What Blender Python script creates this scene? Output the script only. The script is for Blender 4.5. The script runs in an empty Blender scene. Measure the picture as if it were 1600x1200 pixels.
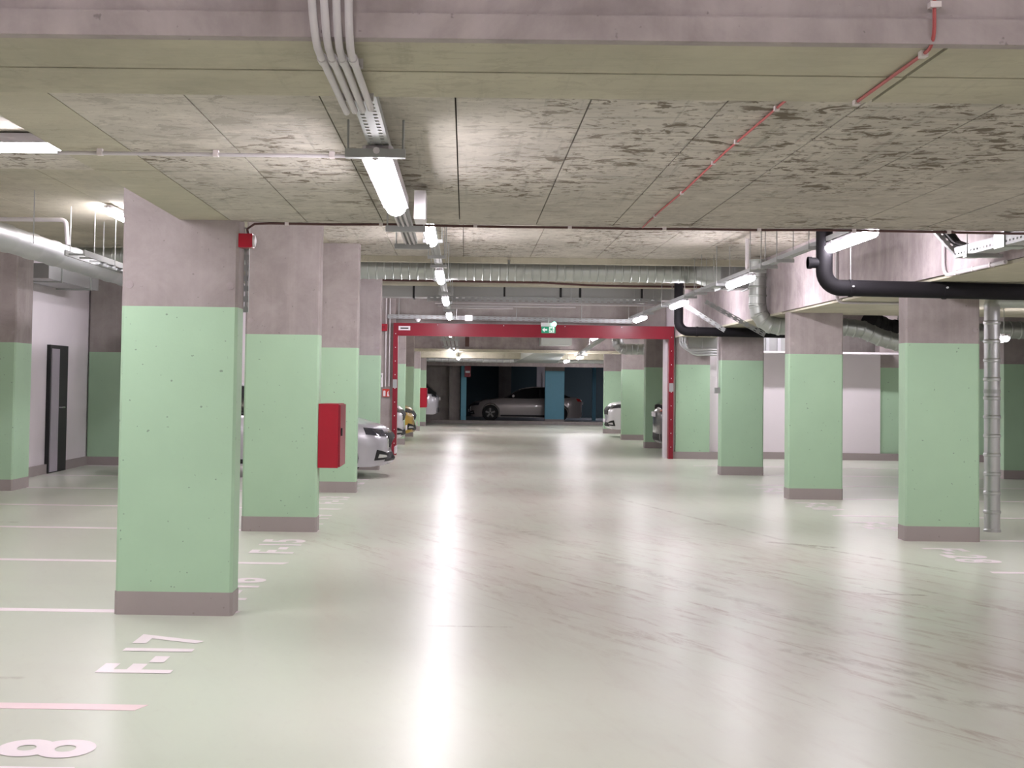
import bpy, bmesh, math, random
from mathutils import Vector, Matrix
from mathutils.bvhtree import BVHTree
random.seed(4)
S = bpy.context.scene
COL = S.collection

# ------------------------------------------------------------------ camera
yaw, pitch, roll = -0.01025, 0.03591, 0.01382
fwd = Vector((math.sin(yaw), math.cos(yaw), 0)); rt = Vector((math.cos(yaw), -math.sin(yaw), 0)); up = Vector((0, 0, 1))
f2 = fwd * math.cos(pitch) + up * math.sin(pitch); u2 = up * math.cos(pitch) - fwd * math.sin(pitch)
r3 = rt * math.cos(roll) + u2 * math.sin(roll); u3 = u2 * math.cos(roll) - rt * math.sin(roll)
cd = bpy.data.cameras.new('camera'); cam = bpy.data.objects.new('camera', cd); COL.objects.link(cam)
cam.matrix_world = Matrix(((r3.x, u3.x, -f2.x, 0), (r3.y, u3.y, -f2.y, 0), (r3.z, u3.z, -f2.z, 1.52), (0, 0, 0, 1)))
cd.sensor_width = 36; cd.lens = 47.925; cd.shift_x = 0.0587; cd.shift_y = -0.0479; cd.clip_end = 200
S.camera = cam
# ------------------------------------------------------------------ world, exposure
w = bpy.data.worlds.new('world'); S.world = w; w.use_nodes = True
w.node_tree.nodes['Background'].inputs[0].default_value = (0.5, 0.5, 0.52, 1)
w.node_tree.nodes['Background'].inputs[1].default_value = 0.15
S.view_settings.view_transform = 'Standard'; S.view_settings.look = 'None'
S.view_settings.gamma = 1; S.view_settings.use_curve_mapping = False
S.view_settings.exposure = 0.98
LAMP = 42.0                      # radiance of the batten lights
LAMP_COL = (0.985, 0.925, 1.0)

# ------------------------------------------------------------------ node helpers
class NT:
    def __init__(s, name):
        s.m = bpy.data.materials.new(name); s.m.use_nodes = True; s.t = s.m.node_tree
        s.b = s.t.nodes['Principled BSDF']; s.pos = None
    def n(s, typ, ins=None, out=0, **kw):
        nd = s.t.nodes.new('ShaderNode' + typ)
        for k, v in kw.items(): setattr(nd, k, v)
        if ins:
            for k, v in ins.items():
                if v is None: continue
                sk = nd.inputs[k]
                if isinstance(v, bpy.types.NodeSocket): s.t.links.new(v, sk)
                else: sk.default_value = v
        return nd.outputs[out]
    def P(s):
        if s.pos is None: s.pos = s.n('NewGeometry')
        return s.pos
    def xyz(s):
        nd = s.t.nodes.new('ShaderNodeSeparateXYZ'); s.t.links.new(s.P(), nd.inputs[0]); return nd.outputs
    def M(s, op, a, b=None, c=None, clamp=False):
        return s.n('Math', {0: a, 1: b, 2: c}, operation=op, use_clamp=clamp)
    def V(s, op, a, b=None, out=0):
        return s.n('VectorMath', {0: a, 1: b}, out=out, operation=op)
    def noise(s, vec, scale=5, detail=4, rough=.55, dist=0):
        return s.n('TexNoise', {'Vector': vec, 'Scale': scale, 'Detail': detail, 'Roughness': rough, 'Distortion': dist})
    def ramp(s, fac, lo, hi):
        return s.n('MapRange', {'Value': fac, 'From Min': lo, 'From Max': hi, 'To Min': 0., 'To Max': 1.}, interpolation_type='SMOOTHSTEP')
    def mix(s, f, a, b):
        nd = s.t.nodes.new('ShaderNodeMix'); nd.data_type = 'RGBA'
        for i, v in ((0, f), (6, a), (7, b)):
            if isinstance(v, bpy.types.NodeSocket): s.t.links.new(v, nd.inputs[i])
            else: nd.inputs[i].default_value = v if i == 0 else (*v, 1)
        return nd.outputs[2]
    def set(s, **kw):
        for k, v in kw.items():
            k = k.replace('_', ' ')
            if isinstance(v, bpy.types.NodeSocket): s.t.links.new(v, s.b.inputs[k])
            else: s.b.inputs[k].default_value = v
        return s.m
    def bump(s, h, strength=.3, dist=.01):
        s.t.links.new(s.n('Bump', {'Height': h, 'Strength': strength, 'Distance': dist}), s.b.inputs['Normal'])
    def scaled(s, sx, sy, sz):
        return s.V('MULTIPLY', s.P(), (sx, sy, sz))

def plain(name, col, rough=.5, metal=0., emit=None, es=0, var=.06, vscale=6, coat=0, spec=.5):
    t = NT(name)
    f = t.noise(t.P(), vscale, 3)
    c = t.mix(f, tuple(max(0, x * (1 - var)) for x in col), tuple(min(1, x * (1 + var)) for x in col))
    t.set(Base_Color=c, Roughness=rough, Metallic=metal, Coat_Weight=coat, Specular_IOR_Level=spec)
    if emit: t.set(Emission_Color=(*emit, 1), Emission_Strength=es)
    return t.m

def concrete(name, base, dark, pits=True, streak=True):
    t = NT(name)
    n1 = t.noise(t.P(), 2.4, 8, .68, .4); n2 = t.noise(t.P(), 9, 5, .6)
    st = t.noise(t.scaled(9, 9, .5), 1.0, 4)
    c = t.mix(t.ramp(n1, .3, .7), dark, base)
    c = t.mix(t.M('MULTIPLY', t.ramp(st, .45, .75), .35 if streak else .1), c, tuple(x * 1.18 for x in base))
    pt = t.ramp(t.noise(t.P(), 30, 2), .70, .76)
    c = t.mix(t.M('MULTIPLY', pt, .5 if pits else 0.), c, tuple(x * .45 for x in dark))
    t.set(Base_Color=c, Roughness=.85, Specular_IOR_Level=.25)
    t.bump(t.M('SUBTRACT', n2, pt), .25, .006)
    return t.m

def painted(name, col, pit=(.2, .27, .2), rough=.55):
    t = NT(name)
    n = t.noise(t.P(), 2.5, 4); pt = t.ramp(t.noise(t.P(), 30, 1), .745, .785)
    c = t.mix(n, tuple(x * .94 for x in col), tuple(x * 1.05 for x in col))
    c = t.mix(t.M('MULTIPLY', pt, .8), c, pit)
    t.set(Base_Color=c, Roughness=rough, Specular_IOR_Level=.4)
    t.bump(t.M('SUBTRACT', t.noise(t.P(), 60, 3), pt), .15, .004)
    return t.m

def ceil_mat(name, base, blot, amount):
    t = NT(name)
    oi = t.n('ObjectInfo', out=5)
    n1 = t.noise(t.scaled(1.1, .9, 1), 1.3, 5, .6)
    zone = t.ramp(t.noise(t.scaled(.8, .35, 1), 1.3, 4, .6), .40, .56)
    b1 = t.ramp(t.noise(t.scaled(1, 1.25, 1), 6.5, 6, .66, .6), .55, .61)
    b2 = t.ramp(t.noise(t.scaled(1, 1.1, 1), 16, 4, .65), .55, .63)
    sy = t.ramp(t.noise(t.scaled(22, 1.0, 1), 1., 5, .65), .56, .68)
    sx = t.ramp(t.noise(t.scaled(1.4, 13, 1), 1.6, 6, .7), .53, .64)
    c = t.mix(t.ramp(n1, .3, .72), tuple(x * .84 for x in base), tuple(x * 1.10 for x in base))
    c = t.mix(t.M('MULTIPLY', oi, .3), c, tuple(x * .86 for x in base))
    pale = t.ramp(t.noise(t.scaled(2.5, 4, 1), 2.2, 6, .7), .50, .66)
    c = t.mix(t.M('MULTIPLY', pale, .45 * amount), c, tuple(min(1, x * 1.3) for x in base))
    zz = t.M('ADD', t.M('MULTIPLY', zone, .75), .3)
    c = t.mix(t.M('MULTIPLY', t.M('MULTIPLY', sx, zz), .55 * amount), c, tuple(x * .5 for x in base))
    c = t.mix(t.M('MULTIPLY', t.M('MULTIPLY', sy, zz), .5 * amount), c, tuple(x * .5 for x in base))
    b = t.M('MULTIPLY', t.M('MAXIMUM', b1, t.M('MULTIPLY', b2, .75)), t.M('MULTIPLY', zz, 1.0 * amount))
    c = t.mix(b, c, blot)
    t.set(Base_Color=c, Roughness=.85, Specular_IOR_Level=.25)
    t.bump(t.M('SUBTRACT', t.M('MULTIPLY', sx, -.5), b), .3, .01)
    return t.m

def floor_mat():
    t = NT('epoxy_floor')
    o = t.xyz(); X, Y = o[0], o[1]
    g = t.M('MULTIPLY', t.M('EXPONENT', t.M('MULTIPLY', Y, -.087)), 4.9)
    u = t.M('SUBTRACT', X, g)
    comb = t.n('CombineXYZ', {0: t.M('MULTIPLY', u, 4.2), 1: t.M('MULTIPLY', Y, .7), 2: 0.})
    st = t.noise(comb, 1.5, 8, .68, .8)
    u2 = t.M('ADD', X, t.M('MULTIPLY', Y, .5))
    comb2 = t.n('CombineXYZ', {0: t.M('MULTIPLY', u2, 5.), 1: t.M('MULTIPLY', Y, .8), 2: 3.})
    mask2 = t.M('MULTIPLY', t.M('MULTIPLY', t.ramp(u2, 4.4, 5.6), t.M('SUBTRACT', 1., t.ramp(u2, 9., 11.))), t.M('SUBTRACT', 1., t.ramp(Y, 11., 17.)))
    st2 = t.noise(comb2, 1.4, 8, .7, .7)
    grit = t.noise(t.scaled(14, 5, 1), 1., 5, .7)
    lane = t.M('EXPONENT', t.M('MULTIPLY', t.M('MULTIPLY', u, u), -.16))
    broad = t.noise(t.scaled(.28, .16, 1), 1., 4)
    patchy = t.noise(t.scaled(.9, .5, 1), 1.2, 7, .65, .6)
    lane = t.M('MULTIPLY', lane, t.M('ADD', t.M('MULTIPLY', t.ramp(broad, .2, .7), .55), t.M('MULTIPLY', t.ramp(patchy, .38, .66), .6)))
    fade = t.n('MapRange', {'Value': Y, 'From Min': 4., 'From Max': 11., 'To Min': .35, 'To Max': 1.})
    lane = t.M('MULTIPLY', lane, fade)
    c = t.mix(t.ramp(broad, .3, .75), (.60, .65, .545), (.66, .675, .59))
    c = t.mix(t.M('MULTIPLY', t.M('MAXIMUM', lane, t.M('MULTIPLY', mask2, t.ramp(patchy, .3, .68))), .72), c, (.565, .505, .465))
    c = t.mix(t.M('MULTIPLY', t.M('MULTIPLY', t.ramp(st, .47, .72), lane), .6), c, (.40, .325, .275))
    c = t.mix(t.M('MULTIPLY', t.M('MULTIPLY', t.M('MULTIPLY', t.ramp(st2, .50, .68), t.ramp(grit, .3, .55)), t.M('ADD', mask2, .06)), .78), c, (.36, .28, .225))
    c = t.mix(t.M('MULTIPLY', t.ramp(grit, .55, .75), .12), c, (.42, .38, .33))
    cross_bands = t.ramp(t.noise(t.scaled(.35, 1.3, 1), 1.0, 3), .5, .8)  # broad crosswise bands of a duller tone
    c = t.mix(t.M('MULTIPLY', cross_bands, .16), c, (.50, .47, .43))
    # skid strokes and oil patches, in metres on the floor: ax, ay, bx, by, radius, strength
    strokes = [(3.05, 13.55, 3.55, 13.2, .10, .9), (3.0, 10.25, 3.42, 10.22, .05, .9), (3.1, 10.6, 3.25, 10.3, .04, .7),
               (3.45, 10.6, 3.55, 10.35, .05, .5), (3.3, 13.3, 4.15, 11.6, .05, .7), (2.1, 18.5, 3.2, 13.8, .06, .45),
               (2.2, 6.9, 3.6, 6.1, .12, .5), (1.9, 8.0, 2.6, 7.2, .09, .5), (1.2, 12.2, 2.4, 8.6, .12, .38),
               (-.2, 8.62, .3, 8.62, .03, .6), (.62, 14.2, .75, 14.2, .04, .9), (2.7, 15.3, 2.85, 15.25, .06, .8),
               (-.1, 15.8, 1.2, 12.8, .14, .3), (-4.9, 14.4, -4.7, 14.4, .05, .8), (-2.25, 6.95, -2.9, 6.9, .05, .35)]
    nn = t.noise(t.scaled(6, 3, 1), 1.5, 5, .65)
    flat = t.V('MULTIPLY', t.P(), (1, 1, 0))
    tot = None
    for ax, ay, bx, by, r, k in strokes:
        ba = (bx - ax, by - ay, 0); L2 = ba[0] ** 2 + ba[1] ** 2
        pa = t.V('SUBTRACT', flat, (ax, ay, 0))
        h = t.M('DIVIDE', t.n('VectorMath', {0: pa, 1: ba}, out=1, operation='DOT_PRODUCT'), L2, clamp=True)
        sc = t.n('VectorMath', {0: ba, 'Scale': h}, operation='SCALE')
        d = t.n('VectorMath', {0: t.V('SUBTRACT', pa, sc)}, out=1, operation='LENGTH')
        m = t.n('MapRange', {'Value': d, 'From Min': r, 'From Max': 0., 'To Min': 0., 'To Max': k}, interpolation_type='SMOOTHSTEP')
        tot = m if tot is None else t.M('MAXIMUM', tot, m)
    tot = t.M('MULTIPLY', tot, t.ramp(nn, .35, .6))
    c = t.mix(tot, c, (.20, .14, .10))
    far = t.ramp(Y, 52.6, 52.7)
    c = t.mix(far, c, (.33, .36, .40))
    ro = .31
    t.set(Base_Color=c, Roughness=ro, Specular_IOR_Level=.42)
    return t.m

def galv(name, col, rough=.36, ns=5):
    t = NT(name)
    n = t.noise(t.P(), ns, 3)
    t.set(Base_Color=t.mix(n, tuple(x * .85 for x in col), col), Metallic=.9,
          Roughness=t.M('ADD', t.M('MULTIPLY', n, .15), rough - .08))
    return t.m

MT = dict(
    floor=floor_mat(),
    panel=ceil_mat('formwork_concrete', (.53, .495, .43), (.17, .14, .105), 1.),
    soffit=ceil_mat('smooth_soffit', (.51, .48, .375), (.33, .29, .22), .3),
    conc=concrete('grey_concrete', (.40, .355, .345), (.31, .27, .262)),
    beam=concrete('beam_concrete', (.45, .395, .395), (.30, .255, .255)),
    wallc=concrete('wall_concrete', (.36, .33, .31), (.28, .25, .235)),
    dark=plain('joint_shadow_concrete', (.10, .09, .08), .9),
    green=painted('green_paint', (.415, .605, .42)),
    skirt=painted('grey_skirting_paint', (.36, .315, .305), (.26, .22, .21)),
    white=plain('white_wall_paint', (.80, .745, .775), .6, var=.03, vscale=2),
    blue=plain('blue_paint', (.16, .44, .58), .5),
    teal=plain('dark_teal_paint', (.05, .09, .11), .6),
    line=plain('white_floor_paint', (.93, .83, .87), .4, var=.04),
    lineold=plain('worn_pink_floor_paint', (.90, .70, .73), .4, var=.05),
    galv=galv('galvanised_steel', (.55, .58, .55), .44, 1.5),
    galv2=galv('bright_galvanised_steel', (.62, .63, .64), .46, 1.5),
    galvd=galv('dull_galvanised_steel', (.46, .47, .46), .5),
    tray=plain('tray_steel', (.42, .43, .43), .55, metal=.3),
    pvc=plain('grey_plastic_pipe', (.62, .585, .60), .45),
    black=plain('black_pipe_plastic', (.012, .011, .013), .65, var=.2, spec=.15),
    blk=plain('matt_black', (.012, .012, .013), .6),
    red=plain('red_enamel', (.24, .007, .022), .35, var=.08),
    redbox=plain('bright_red_enamel', (.36, .005, .022), .3),
    redcable=plain('red_cable', (.45, .09, .09), .5),
    darkcable=plain('dark_red_cable', (.10, .045, .04), .6),
    clip=plain('white_clip_plastic', (.75, .68, .68), .5),
    housing=plain('lamp_housing_grey', (.55, .52, .56), .4),
    lens=plain('lamp_diffuser', (.9, .9, .9), .4, emit=LAMP_COL, es=LAMP),
    lensend=plain('lamp_end_diffuser', (.9, .9, .9), .4, emit=LAMP_COL, es=LAMP * .5),
    signg=plain('exit_green', (.01, .22, .12), .4, emit=(.01, .25, .13), es=.25),
    signw=plain('sign_white', (.85, .88, .86), .4, emit=(.8, .9, .85), es=.15),
    led=plain('green_led', (.1, .9, .5), .3, emit=(.25, 1., .6), es=6),
    plasticw=plain('white_plastic', (.8, .76, .79), .45),
    grey=plain('grey_door_leaf', (.45, .41, .47), .4),
    glass=plain('dark_car_glass', (.012, .013, .015), .06, coat=.5),
    tyre=plain('tyre_rubber', (.015, .015, .016), .8),
    rim=galv('wheel_alloy', (.55, .55, .57), .3),
    silver=plain('silver_car_paint', (.52, .51, .55), .28, metal=.35, coat=.8, var=.02),
    carwhite=plain('white_car_paint', (.78, .76, .79), .28, coat=.8, var=.02),
    yellow=plain('yellow_car_paint', (.62, .40, .07), .3, coat=.8, var=.02),
    dgrey=plain('dark_grey_car_paint', (.13, .125, .13), .3, metal=.3, coat=.8, var=.02),
    champ=plain('grey_sedan_paint', (.40, .36, .35), .3, metal=.3, coat=.6, var=.02),
    headl=plain('headlight_lens', (.05, .05, .065), .06, metal=.2, coat=1),
    chrome=galv('chrome_trim', (.85, .85, .87), .15),
    tail=plain('tail_light_red', (.5, .02, .02), .2, coat=1),
    amber=plain('sign_red', (.55, .045, .035), .4),
)

# ------------------------------------------------------------------ mesh helpers
class MB:
    def __init__(s): s.v = []; s.f = []
    def add(s, vs, fs):
        o = len(s.v); s.v += [tuple(x) for x in vs]; s.f += [tuple(i + o for i in f) for f in fs]; return s
    def box(s, x0, x1, y0, y1, z0, z1, ch=0):
        if ch:
            ring = [(x0 + ch, y0), (x1 - ch, y0), (x1, y0 + ch), (x1, y1 - ch), (x1 - ch, y1), (x0 + ch, y1), (x0, y1 - ch), (x0, y0 + ch)]
            return s.prism(ring, z0, z1)
        vs = [(x, y, z) for z in (z0, z1) for y in (y0, y1) for x in (x0, x1)]
        return s.add(vs, [(0, 2, 3, 1), (4, 5, 7, 6), (0, 1, 5, 4), (2, 6, 7, 3), (0, 4, 6, 2), (1, 3, 7, 5)])
    def prism(s, ring, z0, z1):
        n = len(ring)
        vs = [(x, y, z0) for x, y in ring] + [(x, y, z1) for x, y in ring]
        return s.add(vs, [tuple(range(n - 1, -1, -1)), tuple(range(n, 2 * n))] + [(i, (i + 1) % n, n + (i + 1) % n, n + i) for i in range(n)])
    def prof(s, ring, a, b, axis='y'):
        # prism of a (p, z) outline swept along y (p = x) or x (p = y)
        n = len(ring)
        if axis == 'y': vs = [(p, a, z) for p, z in ring] + [(p, b, z) for p, z in ring]
        else: vs = [(a, p, z) for p, z in ring] + [(b, p, z) for p, z in ring]
        return s.add(vs, [tuple(range(n)), tuple(range(2 * n - 1, n - 1, -1))] + [(i, n + i, n + (i + 1) % n, (i + 1) % n) for i in range(n)])
    def tube(s, pts, r, n=12, caps=True, radii=None):
        pts = [Vector(p) for p in pts]; m = len(pts); rings = []
        t0 = (pts[1] - pts[0]).normalized()
        ref = Vector((0, 0, 1)) if abs(t0.z) < .9 else Vector((0, 1, 0))
        u = t0.cross(ref).normalized()
        for i, p in enumerate(pts):
            if i == 0: t = t0
            elif i == m - 1: t = (pts[-1] - pts[-2]).normalized()
            else:
                t = ((pts[i + 1] - p).normalized() + (p - pts[i - 1]).normalized())
                t = t.normalized() if t.length > 1e-6 else (pts[i + 1] - p).normalized()
            u = (u - t * u.dot(t)).normalized(); v = t.cross(u)
            k = 1.0
            if 0 < i < m - 1:
                ca = (p - pts[i - 1]).normalized().dot(t); k = 1 / max(.5, ca)
            rr = radii[i] if radii else r
            rings.append([p + (u * math.cos(2 * math.pi * j / n) + v * math.sin(2 * math.pi * j / n)) * rr for j in range(n)])
        vs = [q for R in rings for q in R]; fs = []
        for i in range(m - 1):
            for j in range(n): fs.append((i * n + j, i * n + (j + 1) % n, (i + 1) * n + (j + 1) % n, (i + 1) * n + j))
        if caps: fs += [tuple(range(n - 1, -1, -1)), tuple(range((m - 1) * n, m * n))]
        return s.add(vs, fs)
    def build(s, name, mat, parent=None, smooth=True, angle=35, off=None):
        me = bpy.data.meshes.new(name)
        vs = s.v if off is None else [(x - off[0], y - off[1], z - off[2]) for x, y, z in s.v]
        me.from_pydata(vs, [], s.f); me.update()
        me.materials.append(MT[mat] if isinstance(mat, str) else mat)
        if smooth:
            me.polygons.foreach_set('use_smooth', [True] * len(me.polygons)); me.set_sharp_from_angle(angle=math.radians(angle))
        o = bpy.data.objects.new(name, me); COL.objects.link(o)
        if parent: o.parent = parent
        return o

def tag(o, label, cat, group=None):
    o['label'] = label; o['category'] = cat
    if group: o['group'] = group
    return o
def thing(name, label, cat, loc=(0, 0, 0), rz=0, group=None):
    o = bpy.data.objects.new(name, None); COL.objects.link(o); o.location = loc; o.rotation_euler = (0, 0, rz)
    return tag(o, label, cat, group)
def struct(o): o['kind'] = 'structure'; return o
def arc(c, a, b, r, n=6):
    """points of a quarter bend at corner c, arriving along direction a and leaving along b"""
    c, a, b = Vector(c), Vector(a).normalized(), Vector(b).normalized()
    o = c - a * r + b * r
    return [tuple(o + (-b) * r * math.cos(t) + a * r * math.sin(t)) for t in [math.pi / 2 * i / n for i in range(n + 1)]]
def copy_tree(o, parent=None):
    c = o.copy(); COL.objects.link(c)
    if parent: c.parent = parent
    for ch in list(o.children): copy_tree(ch, c)
    return c

# ------------------------------------------------------------------ structure
LOW, UP, HI = 2.57, 3.45, 3.95
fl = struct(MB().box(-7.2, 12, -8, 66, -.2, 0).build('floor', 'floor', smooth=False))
# ceilings: slabs above, formwork panels as parts
ce = struct(MB().box(-12, 12.2, -8, 70, 4.1, 4.3).build('ceiling', 'wallc', smooth=False))
MB().box(-1.88, 12, 4.32, 8.9, LOW + .03, 4.1).build('slab_core', 'dark', ce, False)
MB().box(4.46, 12, 8.9, 19.3, LOW + .03, 4.1).build('slab_core', 'dark', ce, False)
MB().box(-7.2, 12, -8, 3.5, 3.3, 4.1).build('rear_soffit', 'soffit', ce, False)
def panel(x0, x1, y0, y1, z, mat, th=.03, gap=.003):
    dz = random.uniform(-.002, .002)
    MB().box(x0 + gap, x1 - gap, y0 + gap, y1 - gap, z + dz, z + th + .004).build('ceiling_panel', mat, ce, False)
xs = [-1.55, -1.05, -.55, -.05, .45, .95, 1.45, 1.95, 2.45, 2.95, 3.45, 3.95, 4.46, 4.96, 5.46, 5.96]
for a, b in zip(xs, xs[1:]):
    panel(a, b, 4.2, 6.8, LOW, 'panel'); panel(a, b, 6.8, 8.94, LOW, 'panel')
panel(-1.88, -1.55, 4.2, 6.8, LOW, 'soffit'); panel(-1.88, -1.55, 6.8, 8.94, LOW, 'soffit')
for a, b in zip([-7.2, -5.9, -4.9, -3.9, -2.9], [-5.9, -4.9, -3.9, -2.9, -1.885]): panel(a, b, 4.2, 6.6, 2.9, 'panel'); panel(a, b, 6.6, 8.94, 2.9, 'panel')
MB().box(-7.2, -1.885, 4.3, 8.9, 2.935, 4.1).build('slab_core', 'wallc', ce, False)
for a in range(5):
    panel(4.47 + a * 1.5, 5.97 + a * 1.5, 8.94, 14.1, LOW, 'soffit'); panel(4.47 + a * 1.5, 5.97 + a * 1.5, 14.1, 19.3, LOW, 'soffit')
for a, b in zip([5.96, 7.46, 8.96, 10.46], [7.46, 8.96, 10.46, 12]): panel(a, b, 4.2, 8.94, LOW, 'panel')
ux = [-7.2, -6, -5, -4, -3, -1.9, -1.05, -.05, .95, 1.95, 2.65, 3.35, 4.46]
for a, b in zip(ux, ux[1:]):
    ys = [8.9, 11.4, 13.9, 16.4, 18.9, 20.7] if b <= -1.8 else [8.9, 11.4, 13.9, 16.4, 18.9, 20.7]
    for c, d in zip(ys, ys[1:]): panel(a, b, c, d, UP, 'panel' if b > -1.8 else 'soffit', gap=.004)
MB().box(-7.2, 4.46, 8.95, 20.7, UP + .03, 4.1).build('slab_core', 'dark', ce, False)
MB().box(4.46, 12, 19.3, 20.7, UP + .1, 4.1).build('slab_core', 'wallc', ce, False)
MB().box(-7.2, 12, 20.7, 29.2, HI, 4.1).build('slab_soffit', 'wallc', ce, False)
MB().box(-7.2, 12, 29.4, 53, 3.2, 4.1).build('slab_soffit', 'soffit', ce, False)
MB().box(-7.2, 12, 53, 66, 2.55, 4.1).build('slab_soffit', 'wallc', ce, False)
# beams
t1 = struct(MB().box(-7.2, 12, 3.5, 4.2, 2.43, 4.1).build('trim_1', 'beam', smooth=False))
MB().box(-7.2, 12, 3.485, 3.53, 2.41, 2.475, 0).build('edge_lip', 'beam', t1, False)
for a, b in ((-7.2, 1.233), (1.245, 12)):
    MB().box(a, b, 3.53, 3.855, 2.41, 2.433).build('soffit_board', 'soffit', t1, False)
    MB().box(a, b, 3.862, 4.2, 2.408, 2.433).build('soffit_board', 'soffit', t1, False)
t2 = struct(MB().box(4.44, 5.25, 8.94, 29, 2.6, 4.1).build('trim_2', 'beam', smooth=False))
MB().box(4.44, 5.25, 19.3, 29, LOW, 2.6).build('beam_soffit', 'soffit', t2, False)
t3 = struct(MB().box(-7.2, .62, 20.62, 20.78, 3.365, 4.1).build('trim_3', 'soffit', smooth=False))
MB().box(.66, 4.44, 20.62, 20.78, 3.365, 4.1).build('edge_rib', 'soffit', t3, False)
struct(MB().box(-7.2, 12, 24.9, 25.4, 3.34, 4.1).build('trim_4', 'soffit', smooth=False))
t5 = struct(MB().box(-7.2, 12, 42, 42.6, 2.60, 3.3).build('trim_5', 'beam', smooth=False))
MB().box(-7.2, 12, 41.93, 42.65, 2.52, 2.60).build('edge_lip', 'soffit', t5, False)
struct(MB().box(-7.2, 12, 47.5, 48, 2.43, 3.3).build('trim_6', 'soffit', smooth=False))
struct(MB().box(-7.2, 12, 52.6, 53, 2.23, 3.3).build('trim_7', 'beam', smooth=False))
# walls
wl = struct(MB().box(-7.2, -6.7, -8, 66, 0, 4.1).build('wall_left', 'white', smooth=False))
struct(MB().box(-6.7, -6.66, 19.2, 24.2, 0, .15).build('baseboard_left', 'skirt', smooth=False))
struct(MB().box(11.8, 12.2, -8, 66, 0, 4.1).build('wall_right', 'white', smooth=False))
struct(MB().box(-7.2, 12, -8.3, -8, 0, 4.1).build('wall_rear', 'white', smooth=False))
# far end
we = struct(MB().box(-7.2, -.55, 54.2, 54.5, 0, 3.3).build('wall_end', 'wallc', smooth=False))
MB().box(-.62, -.5, 53.9, 54.3, 0, 2.3).build('pilaster', 'wallc', we, False)
MB().box(-.5, -.2, 53.95, 54.4, 0, 2.3).build('pilaster', 'conc', we, False)
MB().box(-.16, 0.05, 53.7, 54.4, 0, 2.3).build('painted_pilaster', 'blue', we, False)
MB().box(5.45, 12, 53, 53.3, 0, 3.3).build('wall_panel', 'wallc', we, False)
MB().box(-7.2, 12, 52.9, 53.3, 0, .12).build('kerb', 'wallc', we, False)
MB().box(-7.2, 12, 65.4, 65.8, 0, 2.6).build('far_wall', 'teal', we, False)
MB().box(1.6, 2.2, 65.2, 65.45, 0, 2.4).build('far_pilaster', 'wallc', we, False)
MB().box(3.35, 4.2, 63.9, 64.1, 0, 2.5).build('far_pilaster', 'white', we, False)
MB().box(3.62, 3.95, 63.86, 63.92, 1.2, 2.1).build('far_opening', 'plasticw', we, False)
MB().box(5.6, 5.75, 60, 60.3, 0, 2.4).build('painted_pilaster', 'blue', we, False)
# gate wall: left piece, lintel, right pier and white partition
wg = struct(MB().box(-6.7, -1.58, 29.25, 29.6, 0, 4.1).build('wall_front', 'white', smooth=False))
MB().box(-2.35, -1.5, 29.0, 29.3, 0, 4.1, .01).build('bare_pier', 'conc', wg, False)
MB().box(-1.5, 4.27, 29.15, 29.45, 2.75, 4.1).build('lintel_wall', 'wallc', wg, False)
MB().box(4.27, 5.55, 29.2, 29.55, 0, 3.4).build('white_pier', 'white', wg, False)
MB().box(4.48, 5.2, 29.05, 29.3, 2.0, 3.4).build('pier_head', 'conc', wg, False)
MB().box(4.48, 5.2, 29.05, 29.3, .15, 2.0).build('pier_band', 'green', wg, False)
MB().box(4.4, 5.58, 29.03, 29.32, 0, .15).build('pier_skirting', 'skirt', wg, False)
wp = struct(MB().box(5.4, 8.95, 29.5, 29.9, 0, 2.28).build('wall_back', 'white', smooth=False))
MB().box(5.4, 12, 30.6, 30.9, 0, 4.1).build('concrete_upper_wall', 'wallc', wp, False)
MB().box(8.95, 11.8, 29.55, 29.9, .15, 2.0).build('painted_band', 'green', wp, False)
MB().box(8.95, 11.8, 29.55, 29.9, 2.0, 4.1).build('concrete_head', 'conc', wp, False)
MB().box(5.5, 9.2, 28.9, 29.5, 2.27, 2.31).build('ledge', 'white', wp, False)
struct(MB().box(5.4, 11.8, 29.46, 29.52, 0, .15).build('baseboard_back', 'skirt', smooth=False))
ws = struct(MB().box(9.4, 11.8, 23.9, 24.2, 2.0, 4.1).build('wall_side', 'conc', smooth=False))
MB().box(9.4, 11.8, 23.9, 24.2, .15, 2.0).build('painted_band', 'green', ws, False)
MB().box(9.39, 11.8, 23.88, 24.2, 0, .15).build('skirting', 'skirt', ws, False)
# left door
dr = struct(MB().box(-6.7, -6.64, 21.75, 22.72, 0, 2.06).build('door_1', 'blk', smooth=False))
MB().box(-6.66, -6.625, 21.8, 22.2, .02, 2.0).build('door_leaf', 'grey', dr, False)
MB().box(-6.66, -6.628, 22.2, 22.66, .02, 2.0).build('door_dark_panel', 'blk', dr, False)  # black sheet standing in for the dark of the door opening
MB().tube([(-6.62, 22.22, 1.05), (-6.57, 22.22, 1.05), (-6.57, 22.36, 1.05)], .012, 8).build('door_handle', 'chrome', dr)

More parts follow.
